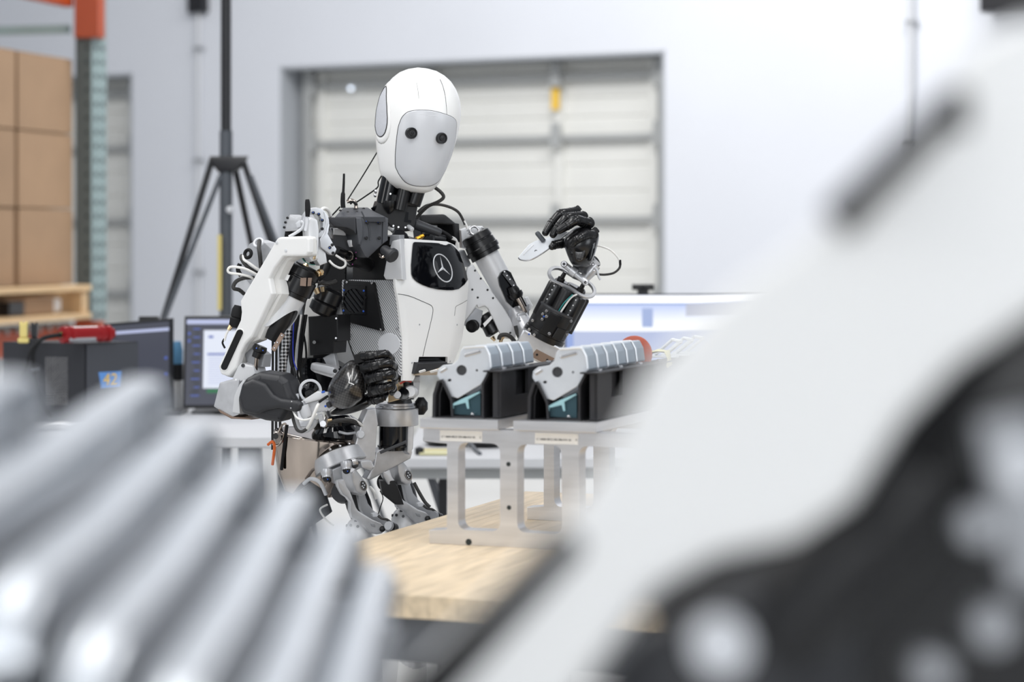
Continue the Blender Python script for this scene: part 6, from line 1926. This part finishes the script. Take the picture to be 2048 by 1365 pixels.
part(MB().plate([(816, 850), (829, 846), (827, 898), (820, 910), (815, 905)], Plane(822, 880, YR + .09, 30), .05, .003), 'pelvis_post', 'cast')
part(MB().plate([(752, 905), (790, 880), (822, 900), (826, 904), (822, 918), (740, 962), (733, 958), (748, 930)], Plane(790, 920, YR + .1, 20), .04, .004), 'pelvis_beam', 'cast')
part(MB().bar(P(760, 906, .06), P(812, 884, .06), r(6), r(6), up=(0, -1, 0), bev=.001), 'pelvis_rail', 'dark')
bn = V((.30, -.55, .62)).normalized()
# polished bowl behind the hip ring
bc = P(624, 872, .12)
part(MB().lathe(P(636, 868, .075), P(624, 985, .09), [(0, r(86)), (.02, r(90)), (.05, r(90)), (.3, r(86)), (.7, r(74)), (1, r(56))], 64, squash=.75, up=(1, 0, .05)), 'hip_bowl', 'chrome')
part(MB().lathe(P(676, 890, .10), P(670, 836, .11), [(0, r(50)), (.4, r(52)), (.6, r(44)), (.8, r(48)), (1, r(36))], 36), 'hip_motor', 'gloss')
part(MB().tube([P(655, 850, .0), P(676, 842, -.01), P(700, 842, 0), P(722, 850, .03)], r(5), 10), 'braided_cable', 'braid')
part(MB().tube([P(690, 838, .01), P(706, 840, .01), P(720, 848, .02), P(728, 856, .04)], r(3), 8), 'cable', 'cable')
part(MB().lathe(P(655, 842, -.02), P(664, 840, -.02), [(0, r(4)), (1, r(3))], 8), 'pipe_fitting', 'brass')
part(MB().tube([P(678, 864, -.02), P(694, 868, -.025), P(710, 866, -.01)], r(2.6), 8), 'cable', 'mgrey')
# tilted hip ring
hn = V((-.36, .30, .88)).normalized()
hc = P(680, 926, .05)
def HR(a, rad, z):
    uu = V((.92, .0, .376)).normalized()
    vv = hn.cross(uu).normalized()
    return hc + uu * (rad * math.cos(a)) + vv * (rad * math.sin(a)) + hn * z
def hring_(ro, ri, z0, z1, a0=0, a1=2 * math.pi, n=48):
    rows = []
    for k in range(n + 1):
        a = a0 + (a1 - a0) * k / n
        rows.append([HR(a, ri, z1), HR(a, ro - .002, z1), HR(a, ro, z1 - .002), HR(a, ro, z0 + .002), HR(a, ro - .002, z0), HR(a, ri, z0), HR(a, ri, z1)])
    return MB().grid(rows)
part(hring_(r(58), r(40), -r(15), r(15)), 'hip_ring', 'cast')
part(hring_(r(54), r(36), r(13), r(18)), 'hip_ring_groove', 'black')
bolts([HR(R(a), r(48), r(18)) for a in (190, 215, 240, 265, 290, 315, 340)], 'bolts', 'steel', rob, hn, 3.2, .005)
part(MB().lathe(HR(0, 0, -r(14)), HR(0, 0, r(2)), [(0, r(40)), (1, r(42))], 32), 'hip_plate', 'dark')
for (x, y) in ((692, 934), (652, 950)):
    k = part(MB().lathe(P(x, y - 10, -.05), P(x + 1, y + 6, -.055), [(0, r(11)), (.5, r(11)), (.7, r(9)), (1, r(9))], 20), 'hip_bolt', 'cast')
    MB().ball(P(x + 1, y + 7, -.056), r(8), 14, 10).build('bolt_head', 'gloss', k)
    MB().ball(P(x + 3, y + 9, -.0625), r(2), 8, 6).build('bolt_socket', 'blue', k)
part(MB().plate([(703, 920), (716, 917), (718, 930), (706, 932)], Plane(710, 925, YR - .05, 10), .02, .003), 'hip_lug', 'steel')
part(MB().plate([(720, 922, 3), (744, 922), (750, 936, 4), (742, 944), (724, 936)], Plane(735, 930, YR - .045, 20), .03, .004), 'hip_lug', 'cast')
part(MB().plate([(664, 940), (700, 925), (712, 950), (690, 972), (668, 968)], Plane(688, 950, YR - .01, 15), .03, .003), 'hip_link_base', 'mgrey')

# thighs: cast arms hanging from the pelvis, both legs alike
def leg(dx, dy, dd, side):
    T = lambda x, y, d=0.0: P(x + dx, y + dy, d + dd)
    def pl(x, y, d, yaw=30): return Plane(x + dx, y + dy, YR + d + dd, yaw)
    q = lambda pts: [(p[0] + dx, p[1] + dy) + tuple(p[2:]) for p in pts]
    A1 = pl(727, 970, -.03, 42)
    part(MB().plate(q([(704, 946, 3), (712, 938), (728, 958, 6), (736, 972, 8), (733, 990, 8), (724, 993, 6), (712, 985), (706, 965)]), A1, .04, .004), 'thigh_hinge', 'cast')
    k = part(MB().plate(circle2(727 + dx, 971 + dy, 7.2, 11.5, 24, rot=-.35), A1, .004, .001, off=.002), 'hinge_disc', 'steel')
    MB().plate(circle2(727 + dx, 971 + dy, 5.4, 9, 20, rot=-.35), A1, .004, 0, off=.0026).build('hinge_face', 'dark', k)
    bolts([A1.at(x + dx, y + dy, .003) for x, y in ((726, 967), (729, 971), (727, 976), (724.5, 973))], 'bolts', 'lgrey', k, A1.n, 1.6, .001)
    A2 = pl(715, 1010, -.045, 30)
    outer = [(674, 962, 2), (689, 958, 3), (694, 974), (701, 984), (707, 1000), (713, 1016), (717, 1022), (746, 1040), (762, 1046, 6), (772, 1057, 8), (766, 1068, 8), (754, 1070), (740, 1066), (722, 1046, 8), (704, 1036), (700, 1022), (700, 1004, 5), (694, 996), (685, 990), (676, 974)]
    part(MB().plate(q(outer), A2, .014, .003), 'thigh_arm', 'cast')
    part(MB().plate(q([(740, 1046, 3), (750, 1049, 3), (752, 1056, 3), (743, 1053, 3)]), A2, .002, .001, off=.001), 'arm_slot', 'mgrey')
    bolts([A2.at(764.5 + dx, 1058.5 + dy, .001)], 'pivot', 'black', rob, A2.n, 6.2, .003)
    bolts([A2.at(764.5 + dx, 1058.5 + dy, .004)], 'pivot_cap', 'dark', rob, A2.n, 3, .001)
    A3 = pl(740, 1010, .03, 30)
    inner = [(716, 990), (731, 990), (737, 1008, 4), (748, 1022, 5), (768, 1036), (782, 1048, 6), (784, 1060), (774, 1064), (756, 1046), (732, 1036), (722, 1020)]
    part(MB().plate(q(inner), A3, .014, .003), 'thigh_arm', 'mgrey')
    part(MB().plate(q([(744, 1028), (754, 1026), (757, 1034), (747, 1035)]), pl(750, 1030, .0, 20), .012, .001), 'arm_block', 'lgrey')
    for i, x in enumerate((776, 781, 786)):
        part(MB().lathe(T(x, 1052 + 2 * i, -.02 + .012 * i), T(x + 4, 1053 + 2 * i, -.012 + .012 * i), [(0, r(8.5)), (.2, r(9.5)), (.8, r(9.5)), (1, r(8.5))], 22), 'pivot_bearing', ('mgrey', 'black', 'dark')[i])
    part(MB().tube([T(756, 1032, -.02), T(764, 1038, -.02), T(774, 1040, -.015), T(782, 1046, -.01)], r(2.6), 8), 'cable', 'braid')
    part(MB().lathe(T(682, 985, -.02), T(690, 992, .02), [(0, r(20)), (.5, r(20)), (1, r(16))], 26), 'knee_motor', 'char2')
    part(MB().plate(q([(688, 996), (700, 1002), (708, 1024), (700, 1022), (690, 1010)]), pl(698, 1010, -.02, -20), .02, .002), 'motor_guard', 'dark')
    bolts([T(685.5, 990, -.04)], 'bolt', 'steel', rob, CAMN, 2.2, .004)
    # perforated knee dome
    c = T(717, 1062, .0)
    prof = [(0, r(27)), (.35, r(27)), (.38, r(26)), (.6, r(24.5)), (.78, r(19)), (.9, r(12)), (1, r(3))]
    dm = part(MB().lathe(c - V((0, 0, r(20))), c + V((0, 0, r(30))), prof, 32), 'knee_dome', 'silver')
    hb_ = MB()
    for a, z in ((200, .62), (235, .66), (270, .62), (305, .58), (330, .66), (255, .82)):
        d = V((math.cos(R(a)), math.sin(R(a)), 0))
        rad = r(24.5) if z < .7 else r(17)
        p = c + V((0, 0, -r(20) + z * r(50))) + d * rad
        hb_.lathe(p - d * .001, p + d * .0012 + V((0, 0, .0004)), [(0, r(3)), (1, r(3))], 10)
    hb_.build('dome_holes', 'dark', dm, kind='stuff')
    part(MB().lathe(T(702, 962, .10), T(732, 1056, .10), [(0, r(22)), (.5, r(26)), (1, r(22))], 20), 'thigh_core', 'black')
    # shank and foot, hidden by the bench, reach the floor
    kx = V((c.x, c.y, 0))
    part(MB().lathe(V((c.x, c.y, c.z - r(18))), V((c.x + .02, c.y + .03, .42)), [(0, r(30)), (.3, r(38)), (1, r(28))], 22), 'thigh', 'cast')
    part(MB().lathe(V((c.x + .02, c.y + .03, .46)), V((c.x, c.y + .05, .06)), [(0, r(28)), (.3, r(34)), (1, r(22))], 22), 'shin', 'white')
    part(MB().obox(V((c.x + .04, c.y + .01, .03)), V((.1, -.06, 0)), V((.025, .04, 0)), V((0, 0, .03)), .01), 'foot', 'black')
leg(0, 0, 0, 'right')
leg(90.5, -20.5, .16, 'left')
cable([(828, 966, .1), (838, 985, .1), (850, 1005, .1), (860, 1015, .1)], 3.6, 'braid')
cable([(760, 982, .06), (766, 996, .06), (762, 1012, .06), (756, 1030, .06)], 1, 'wire_teal' if 'wire_teal' in M else 'rubber', 'wire')
part(MB().tube([P(740, 975, .02), P(748, 984, .01), P(752, 998, .02)], r(3), 8), 'cable', 'cable')
part(MB().plate([(760, 962), (790, 962), (800, 985), (808, 1010), (790, 1010), (765, 990)], Plane(785, 985, YR + .1, 10), .03, .002), 'hip_inner_cover', 'black')
part(MB().tube([P(608, 968, .02), P(622, 958, .0), P(640, 966, -.01), P(652, 990, .0)], r(4), 10), 'hip_hoop', 'lgrey')
part(MB().lathe(P(600, 980, .05), P(640, 1040, .05), [(0, r(36)), (.5, r(40)), (1, r(30))], 28), 'hip_side_motor', 'dark')
cable([(655, 1010, -.01), (640, 1020, -.02), (652, 1040, -.02), (668, 1052, -.02)], 2, 'cable')

# hip: carabiner with orange rope, black straps hanging on the left
t_ = part(MB().tube([P(557, 866, .02), P(565, 850, .02), P(572, 852, .02), P(562, 885, .02), P(552, 892, .02), P(545, 888, .02)], r(2.4), 10), 'carabiner', 'chrome')
MB().tube([P(536, 890, .03), P(545, 884, .02), P(549, 895, .02), P(545, 930, .04)], r(3), 8).build('safety_rope', 'orope', t_)
part(MB().tube([P(574, 850, .02), P(570, 880, .02), P(563, 940, .04)], r(3.5), 8), 'strap', 'rubber')
part(MB().lathe(P(551, 873, .0), P(551, 873, .03), [(0, r(6)), (1, r(6))], 16), 'hip_knob', 'black')

# ================================================================== the bracket in the raised hand
p = P(1088, 487, .03)
t = thing('sheet_bracket', 'thin pointed metal bracket held in the raised black hand', 'bracket', p)
YR = 5.25
BP = Plane(1088, 487, YR + .07, -30, 30)
bo = [(1036, 515, 5), (1038, 519, 5), (1050, 522), (1066, 519), (1086, 507), (1108, 491), (1139, 464, 1), (1128, 463), (1106, 470), (1086, 478), (1070, 482), (1058, 489), (1046, 503)]
fc_ = MB().plate(fillet(bo, 3), BP, .0022, .0008).build('face_plate', 'zinc', t)
MB().plate(capsule2(1047, 509, 1066, 490, 1.3, 5), BP, .002, .0006, off=.001).build('slot_bead', 'cast', fc_)
MB().tube([BP.at(x, y, .0004) for x, y in ((1037, 516), (1041, 520), (1052, 521.5), (1066, 518), (1086, 506), (1108, 490), (1138, 464.5))], .0016, 8).build('rim', 'steel', t)
MB().tube([BP.at(x, y, .0006) for x, y in ((1069, 503), (1071, 500.5), (1074, 501))], .0006, 6).build('mark', 'dark', fc_)
q0 = BP.at(1087, 482)
MB().lathe(q0, q0 + (P(1072.5, 464, .0) - P(1087, 482, .0)), [(0, r(5.2)), (.88, r(5.2)), (.9, r(4.4)), (1, r(3.6))], 18).build('post', 'poleg', t)
